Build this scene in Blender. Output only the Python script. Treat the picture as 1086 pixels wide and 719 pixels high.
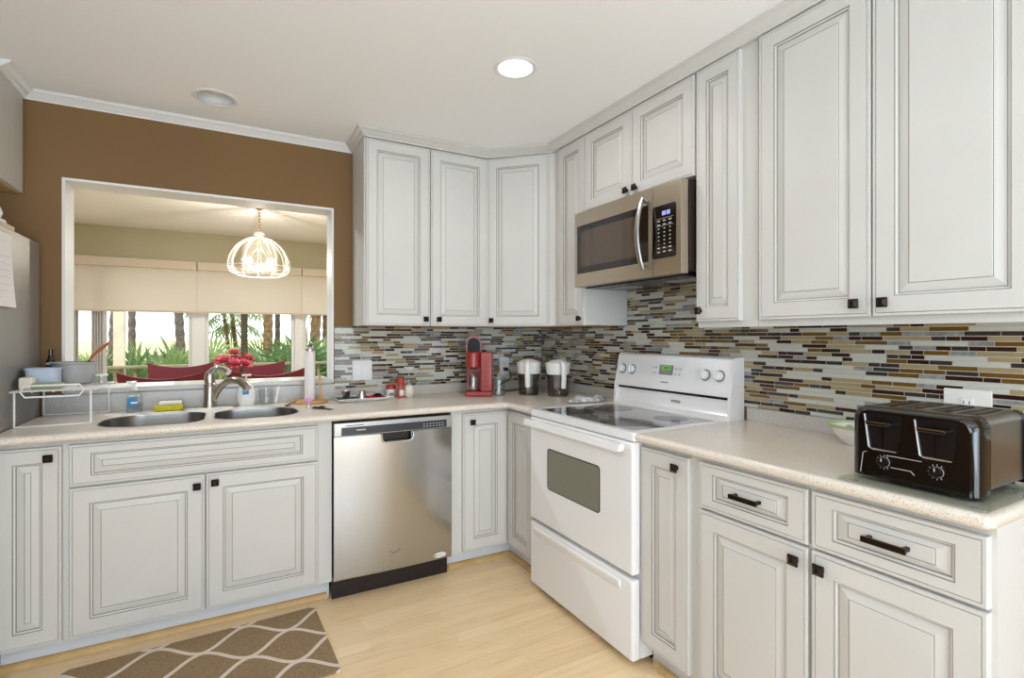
import bpy, bmesh, math, random
from mathutils import Vector, Matrix
R = math.radians
PI = math.pi
random.seed(7)
for o in list(bpy.data.objects):
    bpy.data.objects.remove(o, do_unlink=True)
scene = bpy.context.scene
COL = scene.collection

# ------------------------------------------------------------------ camera, world, lights
EYE = 1.272
cam_d = bpy.data.cameras.new('camera')
cam = bpy.data.objects.new('camera', cam_d)
COL.objects.link(cam)
cam.location = (0, 0, EYE)
cam.rotation_euler = (R(90), 0, R(-28.917))
cam_d.sensor_width = 36.0
cam_d.lens = 546.52 / 1086 * 36
cam_d.shift_y = -(359.5 - 356.46) / 1086
cam_d.clip_start = 0.05
cam_d.clip_end = 400
scene.camera = cam

vs = scene.view_settings
scene.display_settings.display_device = 'sRGB'
vs.view_transform = 'Standard'
vs.look = 'None'
vs.gamma = 1.0
vs.use_curve_mapping = False
vs.exposure = 0.0

W = bpy.data.worlds.new('sky')
scene.world = W
W.use_nodes = True
_bg = W.node_tree.nodes['Background']
_bg.inputs['Color'].default_value = (0.93, 0.965, 1.0, 1)
_bg.inputs['Strength'].default_value = 2.8

def lamp(name, kind, loc, rot, power, size=None, size_y=None, color=(1, 1, 1), shape=None, radius=None, spread=None):
    d = bpy.data.lights.new(name, kind)
    d.energy = power
    d.color = color
    if kind == 'AREA':
        d.shape = shape or ('RECTANGLE' if size_y else 'DISK')
        d.size = size
        if size_y:
            d.size_y = size_y
        if spread:
            d.spread = spread
    elif radius is not None:
        d.shadow_soft_size = radius
    o = bpy.data.objects.new(name, d)
    COL.objects.link(o)
    o.location = loc
    o.rotation_euler = rot
    return o

CEIL = 2.405
sun = lamp('sun', 'SUN', (0, 0, 12), (R(38), 0, R(-18)), 3.0, color=(1, 0.95, 0.86))
sun.data.angle = R(2)
# daylight entering by the patio door in the wall behind the camera
lamp('patio_daylight', 'AREA', (0.62, -2.17, 1.10), (R(90), 0, 0), 33, 2.3, 1.95, color=(0.68, 0.85, 1.0))
lamp('ceiling_fill', 'AREA', (-0.15, -2.0, 0.9), (R(145), 0, 0), 56, 2.3, 1.2, color=(0.60, 0.805, 1.0))  # upward fill added to brighten the ceiling
# fill for the right-hand cabinets, at an added, unseen window behind the camera
lamp('side_fill', 'AREA', (-1.5, -0.75, 1.5), (R(136), 0, R(-90)), 33, 1.8, 1.3, color=(0.66, 0.84, 1.0))
# first is the lit recessed lamp; the other three are added, unseen fill
for lx, ly, pw in ((1.067, 1.902, 4), (0.05, 0.55, 4), (-0.7, -0.7, 3), (0.9, -1.0, 3)):
    lamp('recessed_and_fill_lamp', 'AREA', (lx, ly, CEIL - 0.02), (0, 0, 0), pw, 0.13, color=(1, 0.98, 0.95))
# unseen fill lamps added to brighten the dining room
for lx, ly, pw in ((-1.1, 4.1, 46), (1.3, 4.1, 46)):
    lamp('dining_fill_lamp', 'AREA', (lx, ly, CEIL - 0.02), (0, 0, 0), pw, 0.13, color=(0.84, 0.92, 1.0))

# ------------------------------------------------------------------ materials
def s2l(c):
    return tuple((x / 255 / 12.92) if x / 255 <= 0.04045 else ((x / 255 + 0.055) / 1.055) ** 2.4 for x in c)

def mat(name, rgb, rough=0.5, metal=0.0, spec=0.5, coat=0.0, emit=None, emit_s=0.0, trans=0.0, ior=1.45, alpha=None):
    m = bpy.data.materials.new(name)
    m.use_nodes = True
    b = m.node_tree.nodes['Principled BSDF']
    c = s2l(rgb)
    b.inputs['Base Color'].default_value = (*c, 1)
    b.inputs['Roughness'].default_value = rough
    b.inputs['Metallic'].default_value = metal
    b.inputs['Specular IOR Level'].default_value = spec
    b.inputs['Coat Weight'].default_value = coat
    b.inputs['Coat Roughness'].default_value = 0.08
    b.inputs['IOR'].default_value = ior
    b.inputs['Transmission Weight'].default_value = trans
    if emit:
        b.inputs['Emission Color'].default_value = (*s2l(emit), 1)
        b.inputs['Emission Strength'].default_value = emit_s
    m.diffuse_color = (*c, 1)
    return m

class NT:
    def __init__(s, m):
        s.t = m.node_tree
        s.b = s.t.nodes['Principled BSDF']
    def n(s, typ, **kw):
        nd = s.t.nodes.new(typ)
        for k, v in kw.items():
            if k.startswith('_'):
                setattr(nd, k[1:], v)
            else:
                key = int(k[1:]) if k[0] == 'i' and k[1:].isdigit() else k.replace('__', ' ')
                if isinstance(v, bpy.types.NodeSocket):
                    s.t.links.new(v, nd.inputs[key])
                else:
                    nd.inputs[key].default_value = v
        return nd
    def l(s, a, b):
        s.t.links.new(a, b)
    def math(s, op, a, b=None, c=None):
        nd = s.t.nodes.new('ShaderNodeMath')
        nd.operation = op
        for i, v in enumerate((a, b, c)):
            if v is None:
                continue
            if isinstance(v, bpy.types.NodeSocket):
                s.t.links.new(v, nd.inputs[i])
            else:
                nd.inputs[i].default_value = v
        return nd.outputs[0]
    def ramp(s, fac, stops, interp='LINEAR'):
        nd = s.t.nodes.new('ShaderNodeValToRGB')
        nd.color_ramp.interpolation = interp
        e = nd.color_ramp.elements
        while len(e) < len(stops):
            e.new(0.5)
        for i, (p, c) in enumerate(stops):
            e[i].position = p
            e[i].color = (*s2l(c), 1)
        s.t.links.new(fac, nd.inputs[0])
        return nd.outputs[0]
    def obj(s):
        return s.n('ShaderNodeTexCoord').outputs['Object']
    def noise(s, vec, scale, detail=2.0, rough=0.5):
        nd = s.n('ShaderNodeTexNoise', Scale=scale, Detail=detail, Roughness=rough)
        s.l(vec, nd.inputs['Vector'])
        return nd.outputs['Fac']
    def mapping(s, vec, scale=(1, 1, 1)):
        nd = s.n('ShaderNodeMapping')
        nd.inputs['Scale'].default_value = scale
        s.l(vec, nd.inputs['Vector'])
        return nd.outputs['Vector']
    def bump(s, h, strength=0.2, dist=0.01):
        nd = s.n('ShaderNodeBump', Strength=strength, Distance=dist)
        s.l(h, nd.inputs['Height'])
        s.l(nd.outputs['Normal'], s.b.inputs['Normal'])
    def mix(s, fac, a, b):
        nd = s.t.nodes.new('ShaderNodeMix')
        nd.data_type = 'RGBA'
        for i, v in ((0, fac), (6, a), (7, b)):
            if isinstance(v, bpy.types.NodeSocket):
                s.t.links.new(v, nd.inputs[i])
            elif i == 0:
                nd.inputs[i].default_value = v
            else:
                nd.inputs[i].default_value = (*s2l(v), 1)
        return nd.outputs[2]

def noisy(name, c1, c2, scale, rough=0.5, bump=0.0, bscale=None, **kw):
    m = mat(name, c1, rough, **kw)
    t = NT(m)
    v = t.obj()
    f = t.noise(v, scale, 3.0)
    t.l(t.ramp(f, [(0.35, c1), (0.65, c2)]), t.b.inputs['Base Color'])
    if bump:
        t.bump(t.noise(v, bscale or scale, 2.0), bump, 0.004)
    return m

def thin_glass(name, tint, gloss=0.08, rough=0.02):
    m = bpy.data.materials.new(name)
    m.use_nodes = True
    t = m.node_tree
    t.nodes.clear()
    out = t.nodes.new('ShaderNodeOutputMaterial')
    mx = t.nodes.new('ShaderNodeMixShader')
    tr = t.nodes.new('ShaderNodeBsdfTransparent')
    gl = t.nodes.new('ShaderNodeBsdfGlossy')
    fr = t.nodes.new('ShaderNodeLayerWeight')
    fr.inputs['Blend'].default_value = 0.5
    pw = t.nodes.new('ShaderNodeMath')
    pw.operation = 'POWER'
    pw.inputs[1].default_value = 4.0
    ad = t.nodes.new('ShaderNodeMath')
    ad.operation = 'MULTIPLY_ADD'
    ad.inputs[1].default_value = 0.7
    ad.inputs[2].default_value = gloss
    ad.use_clamp = True
    tr.inputs['Color'].default_value = (*s2l(tint), 1)
    gl.inputs['Roughness'].default_value = rough
    t.links.new(fr.outputs['Facing'], pw.inputs[0])
    t.links.new(pw.outputs[0], ad.inputs[0])
    t.links.new(ad.outputs[0], mx.inputs[0])
    t.links.new(tr.outputs[0], mx.inputs[1])
    t.links.new(gl.outputs[0], mx.inputs[2])
    t.links.new(mx.outputs[0], out.inputs[0])
    return m

M = {}
M['cab'] = noisy('painted_cabinet', (205, 203, 198), (201, 198, 193), 3.0, 0.42)
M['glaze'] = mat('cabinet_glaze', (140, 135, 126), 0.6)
M['cabside'] = mat('cabinet_side', (204, 202, 197), 0.45)
M['cabwood'] = noisy('cabinet_underside_wood', (206, 172, 120), (190, 152, 100), 9, 0.5)
M['toe'] = mat('toe_kick_white', (214, 218, 222), 0.4)
M['ceil'] = mat('ceiling_paint', (243, 243, 243), 0.9)
M['crownw'] = mat('white_trim_paint', (228, 227, 225), 0.45)
M['brown'] = noisy('mocha_wall_paint', (128, 98, 62), (123, 93, 57), 1.5, 0.75)
M['sage'] = mat('sage_wall_paint', (188, 179, 150), 0.8)
M['white_wall'] = mat('white_wall_paint', (225, 222, 216), 0.8)
M['bronze'] = mat('dark_bronze', (46, 36, 30), 0.35, 0.8)
M['steel'] = mat('stainless_steel', (168, 166, 163), 0.3, 1.0)
M['dwsteel'] = mat('dishwasher_steel', (176, 177, 178), 0.16, 1.0)
M['steel_warm'] = mat('microwave_steel', (190, 178, 160), 0.33, 1.0)
M['chrome'] = mat('chrome', (215, 215, 218), 0.1, 1.0)
M['nickel'] = mat('brushed_nickel', (170, 162, 150), 0.28, 1.0)
M['black'] = mat('black_plastic', (20, 17, 17), 0.25)
M['blackgloss'] = mat('glossy_black', (12, 8, 8), 0.08, spec=0.6, coat=0.4)
M['matteblack'] = mat('matte_black', (14, 12, 12), 0.6)
M['darkbrown'] = mat('dark_kick', (30, 16, 12), 0.5)
M['enamel'] = mat('white_enamel', (234, 232, 231), 0.22, coat=0.3)
M['offwhite'] = mat('white_plastic', (228, 226, 222), 0.4)
M['greyplastic'] = mat('grey_plastic', (150, 150, 148), 0.4)
M['dial'] = mat('dial_grey', (112, 112, 114), 0.35)
M['ovenglass'] = mat('oven_window_glass', (122, 122, 108), 0.12, spec=0.6)
M['cooktop'] = mat('ceramic_cooktop', (96, 95, 98), 0.07, spec=0.6, coat=0.5)
M['burner'] = mat('burner_print', (52, 44, 34), 0.12)
M['red'] = mat('red_plastic', (150, 46, 40), 0.32, coat=0.2)
M['redjar'] = mat('red_lid', (176, 38, 34), 0.4)
M['smoke'] = thin_glass('smoked_plastic', (228, 225, 223), 0.04, 0.08)
M['clear'] = thin_glass('clear_glass', (250, 252, 252), 0.07)
M['pane'] = thin_glass('window_pane', (250, 252, 252), 0.0, 0.0)
M['crystal'] = thin_glass('pendant_glass', (246, 242, 232), 0.12, 0.15)
def crystal_mat(m):
    t = m.node_tree
    out = [n for n in t.nodes if n.type == 'OUTPUT_MATERIAL'][0]
    src = out.inputs[0].links[0].from_socket
    tl = t.nodes.new('ShaderNodeBsdfTranslucent')
    tl.inputs['Color'].default_value = (*s2l((250, 242, 226)), 1)
    mx = t.nodes.new('ShaderNodeMixShader')
    mx.inputs[0].default_value = 0.045
    t.links.new(src, mx.inputs[1])
    t.links.new(tl.outputs[0], mx.inputs[2])
    t.links.new(mx.outputs[0], out.inputs[0])
crystal_mat(M['crystal'])
M['mwglass'] = mat('microwave_window', (62, 44, 26), 0.08, spec=0.8, coat=0.6)
M['wood'] = noisy('light_wood', (206, 165, 112), (188, 144, 92), 12, 0.5)
M['woodtrim'] = noisy('maple_trim', (205, 172, 118), (190, 152, 98), 10, 0.4)
M['orange_wood'] = noisy('orange_wood', (186, 100, 48), (164, 80, 36), 14, 0.5)
M['paper'] = mat('paper', (228, 222, 218), 0.8)
M['cream'] = mat('cream_ceramic', (222, 212, 196), 0.5)
M['wire'] = mat('white_coated_wire', (234, 232, 230), 0.35)
M['sponge_y'] = noisy('yellow_sponge', (206, 196, 40), (186, 174, 30), 120, 0.9, 0.5)
M['sponge_w'] = noisy('white_sponge', (226, 220, 210), (210, 204, 194), 120, 0.9, 0.5)
M['bluelabel'] = mat('blue_label', (40, 120, 170), 0.4)
M['pink'] = mat('pink_plastic', (216, 150, 200), 0.5)
M['burgundy'] = noisy('burgundy_upholstery', (104, 24, 34), (94, 19, 28), 8, 0.5)
M['darkwood'] = noisy('dark_table_wood', (70, 44, 32), (56, 34, 24), 10, 0.35)
M['petal'] = mat('pink_petal', (206, 98, 110), 0.6)
M['leafdark'] = mat('leaf_green', (70, 96, 50), 0.5)
M['brass'] = mat('brass', (186, 148, 80), 0.25, 1.0)
M['frost'] = mat('frosted_bulb', (255, 240, 214), 0.4, emit=(255, 236, 206), emit_s=2.2)
M['lamp_on'] = mat('lit_lamp_lens', (255, 255, 255), 0.4, emit=(255, 252, 246), emit_s=6.0)
M['lcd_g'] = mat('green_lcd', (30, 60, 20), 0.3, emit=(110, 190, 50), emit_s=0.7)
M['lcd_b'] = mat('blue_digits', (60, 70, 120), 0.3, emit=(170, 180, 255), emit_s=1.0)
M['grey_print'] = mat('grey_print', (132, 130, 128), 0.5)
M['light_print'] = mat('light_print', (190, 188, 184), 0.5)
M['red_print'] = mat('red_print', (170, 70, 80), 0.5)
M['blue_bowl'] = mat('pale_blue_plastic', (186, 196, 214), 0.35)
M['green_pl'] = mat('pale_green_plastic', (150, 166, 120), 0.45)
M['greypot'] = mat('grey_translucent_plastic', (164, 164, 160), 0.4)
M['tan'] = mat('tan_board', (200, 178, 150), 0.6)
M['deckwood'] = noisy('deck_wood', (150, 140, 110), (128, 116, 88), 6, 0.8)
M['postpale'] = noisy('pale_post', (214, 204, 184), (200, 188, 164), 6, 0.8)
M['postdark'] = noisy('dark_post', (72, 66, 44), (58, 52, 34), 6, 0.8)
M['trunk'] = noisy('palm_trunk', (112, 100, 90), (78, 68, 60), 14, 0.9, 0.8)
M['trunkb'] = noisy('brown_trunk', (140, 110, 76), (96, 74, 50), 14, 0.9, 0.8)
M['marsh'] = noisy('marsh_grass', (186, 184, 130), (172, 172, 116), 0.3, 0.9)
M['yard'] = noisy('yard_ground', (150, 150, 96), (120, 124, 70), 0.9, 0.9)
M['vane'] = mat('blind_vane', (204, 201, 198), 0.6)
M['brownplate'] = mat('brown_utensil', (140, 74, 46), 0.5)
M['packet'] = mat('red_packet', (170, 50, 52), 0.35)
M['packet2'] = mat('pink_packet', (204, 150, 150), 0.4)
M['packet3'] = mat('beige_packet', (190, 150, 120), 0.5)

def leafmat(name, c1, c2):
    m = bpy.data.materials.new(name)
    m.use_nodes = True
    t = m.node_tree
    b = t.nodes['Principled BSDF']
    b.inputs['Roughness'].default_value = 0.55
    tl = t.nodes.new('ShaderNodeBsdfTranslucent')
    mx = t.nodes.new('ShaderNodeMixShader')
    mx.inputs[0].default_value = 0.35
    nz = t.nodes.new('ShaderNodeTexNoise')
    nz.inputs['Scale'].default_value = 2.5
    rp = t.nodes.new('ShaderNodeValToRGB')
    rp.color_ramp.elements[0].position = 0.35
    rp.color_ramp.elements[0].color = (*s2l(c1), 1)
    rp.color_ramp.elements[1].position = 0.65
    rp.color_ramp.elements[1].color = (*s2l(c2), 1)
    tc = t.nodes.new('ShaderNodeTexCoord')
    t.links.new(tc.outputs['Object'], nz.inputs['Vector'])
    t.links.new(nz.outputs['Fac'], rp.inputs[0])
    t.links.new(rp.outputs[0], b.inputs['Base Color'])
    t.links.new(rp.outputs[0], tl.inputs['Color'])
    t.links.new(b.outputs[0], mx.inputs[1])
    t.links.new(tl.outputs[0], mx.inputs[2])
    t.links.new(mx.outputs[0], t.nodes['Material Output'].inputs[0])
    return m
M['palmetto'] = leafmat('palmetto_leaf', (74, 104, 62), (120, 144, 94))
M['palmleaf'] = leafmat('palm_leaf', (128, 150, 92), (168, 184, 124))
M['brightleaf'] = leafmat('bright_leaf', (120, 176, 40), (150, 206, 70))

# fabric of the window shades: lets some daylight through
def shade_mat():
    m = bpy.data.materials.new('shade_fabric')
    m.use_nodes = True
    t = m.node_tree
    b = t.nodes['Principled BSDF']
    b.inputs['Base Color'].default_value = (*s2l((240, 232, 222)), 1)
    b.inputs['Roughness'].default_value = 0.9
    tl = t.nodes.new('ShaderNodeBsdfTranslucent')
    tl.inputs['Color'].default_value = (*s2l((242, 234, 222)), 1)
    mx = t.nodes.new('ShaderNodeMixShader')
    mx.inputs[0].default_value = 0.5
    t.links.new(b.outputs[0], mx.inputs[1])
    t.links.new(tl.outputs[0], mx.inputs[2])
    t.links.new(mx.outputs[0], t.nodes['Material Output'].inputs[0])
    return m
M['shade'] = shade_mat()
M['valance'] = mat('valance_fabric', (208, 192, 172), 0.9)

def counter_mat(name, base, dark, light):
    m = mat(name, base, 0.28, coat=0.15)
    t = NT(m)
    v = t.obj()
    n1 = t.noise(v, 260, 2.0)
    n2 = t.noise(v, 420, 1.0)
    n3 = t.noise(v, 6, 2.0)
    c = t.mix(t.ramp(n3, [(0.3, (0, 0, 0)), (0.7, (255, 255, 255))]), base, tuple(int(x * 0.965) for x in base))
    c = t.mix(t.ramp(n1, [(0.60, (0, 0, 0)), (0.66, (255, 255, 255))]), c, dark)
    c = t.mix(t.ramp(n2, [(0.58, (0, 0, 0)), (0.66, (255, 255, 255))]), c, light)
    t.l(c, t.b.inputs['Base Color'])
    return m
M['counter'] = counter_mat('speckled_counter', (224, 213, 199), (168, 148, 126), (236, 230, 220))
M['splash'] = counter_mat('greyed_splash', (188, 183, 176), (140, 134, 128), (212, 208, 202))  # greyer copy of the countertop speckle: cool window light put into the tone

def floor_mat():
    m = mat('maple_floor', (228, 194, 142), 0.3, coat=0.1)
    t = NT(m)
    v = t.obj()
    br = t.n('ShaderNodeTexBrick', Scale=1.0)
    br.offset = 0.37
    br.offset_frequency = 3
    br.inputs['Brick Width'].default_value = 0.52
    br.inputs['Row Height'].default_value = 0.066
    br.inputs['Mortar Size'].default_value = 0.0006
    br.inputs['Bias'].default_value = 0.0
    br.inputs['Color1'].default_value = (*s2l((244, 214, 170)), 1)
    br.inputs['Color2'].default_value = (*s2l((228, 194, 144)), 1)
    br.inputs['Mortar'].default_value = (*s2l((198, 164, 118)), 1)
    t.l(v, br.inputs['Vector'])
    g = t.noise(t.mapping(v, (2.2, 26, 1)), 2.2, 4.0, 0.6)
    gc = t.ramp(g, [(0.3, (216, 182, 134)), (0.5, (238, 211, 168)), (0.75, (244, 222, 184))])
    nd = t.mix(0.42, br.outputs['Color'], gc)
    t.l(nd, t.b.inputs['Base Color'])
    return m
M['floor'] = floor_mat()

def fridge_mat():
    m = mat('pebbled_fridge_side', (128, 122, 116), 0.34, metal=0.35)
    t = NT(m)
    t.bump(t.noise(t.obj(), 190, 2.0), 0.5, 0.002)
    return m
M['fridge'] = fridge_mat()

def brushed(m, axis):
    t = NT(m)
    sc = [160, 160, 160]
    sc[axis] = 1.2
    f = t.noise(t.mapping(t.obj(), tuple(sc)), 2.0, 2.0)
    t.bump(f, 0.05, 0.001)
brushed(M['steel'], 2)
brushed(M['dwsteel'], 2)
brushed(M['steel_warm'], 1)

def stone_tile(name, c1, c2):
    return noisy(name, c1, c2, 60, 0.35)
TILES = [
    (mat('tile_pale_glass', (192, 193, 182), 0.1, coat=0.4), 19, (.10, .13, .15)),
    (stone_tile('tile_grey_stone', (150, 152, 150), (118, 120, 120)), 14, (.05, .065, .10)),
    (mat('tile_taupe_glass', (158, 143, 106), 0.1, coat=0.4), 17, (.08, .10, .13)),
    (mat('tile_amber_glass', (106, 78, 28), 0.1, coat=0.4), 17, (.05, .065, .10)),
    (mat('tile_brown_glass', (50, 28, 20), 0.1, coat=0.4), 25, (.04, .065, .10)),
    (mat('tile_charcoal_glass', (56, 52, 50), 0.1, coat=0.4), 10, (.04, .065, .09)),
]
M['grout'] = mat('tile_grout', (196, 188, 176), 0.85)

def rug_mat():
    m = mat('trellis_rug', (134, 112, 88), 0.95, spec=0.1)
    t = NT(m)
    v = t.obj()
    sep = t.n('ShaderNodeSeparateXYZ')
    t.l(v, sep.inputs[0])
    x, y = sep.outputs[0], sep.outputs[1]
    P, A, L = 0.125, 0.0585, 0.321
    wave = t.math('MULTIPLY', t.math('COSINE', t.math('MULTIPLY', t.math('SUBTRACT', x, -0.292), 2 * PI / L)), A)
    def dist(sgn, off):
        a = t.math('SUBTRACT', t.math('SUBTRACT', y, off), t.math('MULTIPLY', wave, sgn))
        f = t.math('FRACT', t.math('ADD', t.math('DIVIDE', a, 2 * P), 0.5))
        return t.math('MULTIPLY', t.math('ABSOLUTE', t.math('SUBTRACT', f, 0.5)), 2 * P)
    d = t.math('MINIMUM', dist(1.0, -0.082), dist(-1.0, -0.082 - P))
    nz = t.noise(v, 260, 2.0)
    d2 = t.math('ADD', d, t.math('MULTIPLY', t.math('SUBTRACT', nz, 0.5), 0.004))
    slope = t.math('SINE', t.math('MULTIPLY', t.math('SUBTRACT', x, -0.292), 2 * PI / L))
    wid = t.math('ADD', 0.0082, t.math('MULTIPLY', t.math('ABSOLUTE', slope), 0.0052))
    mask = t.math('LESS_THAN', d2, wid)
    base = t.ramp(t.noise(v, 320, 3.0, 0.7), [(0.3, (118, 96, 70)), (0.5, (154, 130, 100)), (0.7, (180, 156, 124))])
    t.l(t.mix(mask, base, (232, 214, 198)), t.b.inputs['Base Color'])
    t.bump(nz, 0.8, 0.004)
    return m
M['rug'] = rug_mat()

# ------------------------------------------------------------------ mesh helpers
class MB:
    def __init__(s):
        s.v, s.f, s.m = [], [], []
    def add(s, verts, faces, mi=0, mx=None):
        b = len(s.v)
        for p in verts:
            p = Vector(p)
            s.v.append(mx @ p if mx else p)
        for i, f in enumerate(faces):
            s.f.append([b + k for k in f])
            s.m.append(mi[i] if isinstance(mi, (list, tuple)) else mi)
        return s
    def box(s, x0, x1, y0, y1, z0, z1, mi=0, bev=0.0, seg=2, mx=None):
        if bev <= 0:
            v = [(x0, y0, z0), (x1, y0, z0), (x1, y1, z0), (x0, y1, z0), (x0, y0, z1), (x1, y0, z1), (x1, y1, z1), (x0, y1, z1)]
            f = [(0, 3, 2, 1), (4, 5, 6, 7), (0, 1, 5, 4), (1, 2, 6, 5), (2, 3, 7, 6), (3, 0, 4, 7)]
            return s.add(v, f, mi, mx)
        bm = bmesh.new()
        bmesh.ops.create_cube(bm, size=1.0)
        for v in bm.verts:
            v.co = Vector(((x0 + x1) / 2 + v.co.x * (x1 - x0), (y0 + y1) / 2 + v.co.y * (y1 - y0), (z0 + z1) / 2 + v.co.z * (z1 - z0)))
        bev = min(bev, 0.49 * min(abs(x1 - x0), abs(y1 - y0), abs(z1 - z0)))
        bmesh.ops.bevel(bm, geom=list(bm.edges), offset=bev, segments=seg, profile=0.5, affect='EDGES')
        return s.addbm(bm, mi, mx)
    def addbm(s, bm, mi=0, mx=None):
        bm.verts.index_update()
        v = [q.co.copy() for q in bm.verts]
        f = [[q.index for q in fc.verts] for fc in bm.faces]
        bm.free()
        return s.add(v, f, mi, mx)
    def lathe(s, prof, n=28, c=(0, 0, 0), mi=0, mx=None, sx=1.0, sy=1.0):
        v, f = [], []
        k = len(prof)
        for i in range(n):
            a = 2 * PI * i / n
            for r, z in prof:
                v.append((c[0] + r * math.cos(a) * sx, c[1] + r * math.sin(a) * sy, c[2] + z))
        for i in range(n):
            j = (i + 1) % n
            for q in range(k - 1):
                r0, r1 = prof[q][0], prof[q + 1][0]
                if r0 < 1e-7 and r1 < 1e-7:
                    continue
                f.append((i * k + q, j * k + q, j * k + q + 1, i * k + q + 1))
        return s.add(v, f, mi, mx)
    def cyl(s, c, r, h, n=24, mi=0, mx=None, r2=None, bev=0.0):
        r2 = r if r2 is None else r2
        b = min(bev, h * 0.45, r * 0.5)
        if b > 0:
            pr = [(0, 0), (r - b, 0), (r, b), (r2, h - b), (r2 - b, h), (0, h)]
        else:
            pr = [(0, 0), (r, 0), (r2, h), (0, h)]
        return s.lathe(pr, n, c, mi, mx)
    def tube(s, pts, r, n=8, mi=0, closed=False, mx=None, flat=None):
        pts = [Vector(p) for p in pts]
        N = len(pts)
        rs = r if isinstance(r, (list, tuple)) else [r] * N
        v, f = [], []
        prev = None
        for i, p in enumerate(pts):
            if closed:
                t = pts[(i + 1) % N] - pts[i - 1]
            else:
                t = pts[min(i + 1, N - 1)] - pts[max(i - 1, 0)]
            t.normalize()
            if prev is None:
                up = Vector((0, 0, 1)) if abs(t.z) < 0.95 else Vector((1, 0, 0))
                a = t.cross(up).normalized()
            else:
                a = (prev - t * prev.dot(t)).normalized()
            prev = a
            b = t.cross(a)
            for k in range(n):
                an = 2 * PI * k / n
                v.append(p + a * (math.cos(an) * rs[i]) + b * (math.sin(an) * rs[i] * (flat or 1.0)))
        m = N if closed else N - 1
        for i in range(m):
            j = (i + 1) % N
            for k in range(n):
                q = (k + 1) % n
                f.append((i * n + k, j * n + k, j * n + q, i * n + q))
        if not closed:
            f.append(tuple(range(n)))
            f.append(tuple(range((N - 1) * n, N * n))[::-1])
        return s.add(v, f, mi, mx)
    def prism(s, poly, z0, z1, holes=(), mi=0, mx=None, top=True, bottom=True):
        bm = bmesh.new()
        loops = []
        for lp in [poly] + list(holes):
            vs_ = [bm.verts.new((p[0], p[1], z1)) for p in lp]
            for i in range(len(vs_)):
                bm.edges.new((vs_[i], vs_[(i + 1) % len(vs_)]))
            loops.append([Vector((p[0], p[1], 0)) for p in lp])
        if holes:
            bmesh.ops.triangle_fill(bm, use_beauty=True, edges=list(bm.edges))
        else:
            bm.faces.new(list(bm.verts))
        bmesh.ops.recalc_face_normals(bm, faces=list(bm.faces))
        bm.verts.index_update()
        tv = [q.co.copy() for q in bm.verts]
        tf = [[q.index for q in fc.verts] for fc in bm.faces]
        bm.free()
        if top:
            s.add(tv, tf, mi, mx)
        if bottom:
            s.add([(p.x, p.y, z0) for p in tv], [f[::-1] for f in tf], mi, mx)
        for lp in loops:
            n = len(lp)
            v = [(p.x, p.y, z0) for p in lp] + [(p.x, p.y, z1) for p in lp]
            s.add(v, [(i, (i + 1) % n, n + (i + 1) % n, n + i) for i in range(n)], mi, mx)
        return s
    def sweep(s, path, prof, mi=0, closed=False, caps=True):
        # path [(x,y)], profile [(out,z)]; out = to the right of the walking direction
        n = len(path)
        k = len(prof)
        v, f = [], []
        P = [Vector((p[0], p[1])) for p in path]
        for i in range(n):
            d0 = (P[i] - P[i - 1]).normalized() if (i > 0 or closed) else None
            d1 = (P[(i + 1) % n] - P[i]).normalized() if (i < n - 1 or closed) else None
            d0 = d0 or d1
            d1 = d1 or d0
            n0, n1 = Vector((d0.y, -d0.x)), Vector((d1.y, -d1.x))
            nn = (n0 + n1).normalized()
            sc = 1 / max(0.3, nn.dot(n0))
            for o, z in prof:
                q = P[i] + nn * (o * sc)
                v.append((q.x, q.y, z))
        m = n if closed else n - 1
        for i in range(m):
            j = (i + 1) % n
            for q in range(k):
                w = (q + 1) % k
                f.append((i * k + q, j * k + q, j * k + w, i * k + w))
        if caps and not closed:
            f.append(tuple(range(k))[::-1])
            f.append(tuple(range((n - 1) * k, n * k)))
        return s.add(v, f, mi)
    def build(s, name, mats, parent=None, loc=None, rot=None, smooth=35, recalc=True):
        me = bpy.data.meshes.new(name)
        me.from_pydata([tuple(p) for p in s.v], [], s.f)
        mats = mats if isinstance(mats, (list, tuple)) else [mats]
        for m in mats:
            me.materials.append(M[m] if isinstance(m, str) else m)
        for p, i in zip(me.polygons, s.m):
            p.material_index = i
        bm = bmesh.new()
        bm.from_mesh(me)
        bmesh.ops.remove_doubles(bm, verts=list(bm.verts), dist=1e-6)
        if recalc:
            bmesh.ops.recalc_face_normals(bm, faces=list(bm.faces))
        bm.to_mesh(me)
        bm.free()
        if smooth:
            for p in me.polygons:
                p.use_smooth = True
            me.set_sharp_from_angle(angle=R(smooth))
        o = bpy.data.objects.new(name, me)
        if smooth:
            wn = o.modifiers.new('weighted_normal', 'WEIGHTED_NORMAL')
            wn.keep_sharp = True
        COL.objects.link(o)
        if parent:
            o.parent = parent
        if loc:
            o.location = loc
        if rot:
            o.rotation_euler = rot
        return o

def rrect(x0, x1, y0, y1, r, n=6):
    pts = []
    rs = r if isinstance(r, (tuple, list)) else (r,) * 4
    for (cx, cy, a0, rr) in ((x1 - rs[0], y1 - rs[0], 0, rs[0]), (x0 + rs[1], y1 - rs[1], 90, rs[1]), (x0 + rs[2], y0 + rs[2], 180, rs[2]), (x1 - rs[3], y0 + rs[3], 270, rs[3])):
        for i in range(n + 1):
            a = R(a0 + 90 * i / n)
            pts.append((cx + rr * math.cos(a), cy + rr * math.sin(a)))
    return pts

def arc(c, r, a0, a1, n, plane='xz'):
    out = []
    for i in range(n + 1):
        a = R(a0 + (a1 - a0) * i / n)
        u, w = r * math.cos(a), r * math.sin(a)
        out.append((c[0] + u, c[1], c[2] + w) if plane == 'xz' else ((c[0], c[1] + u, c[2] + w) if plane == 'yz' else (c[0] + u, c[1] + w, c[2])))
    return out

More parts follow.
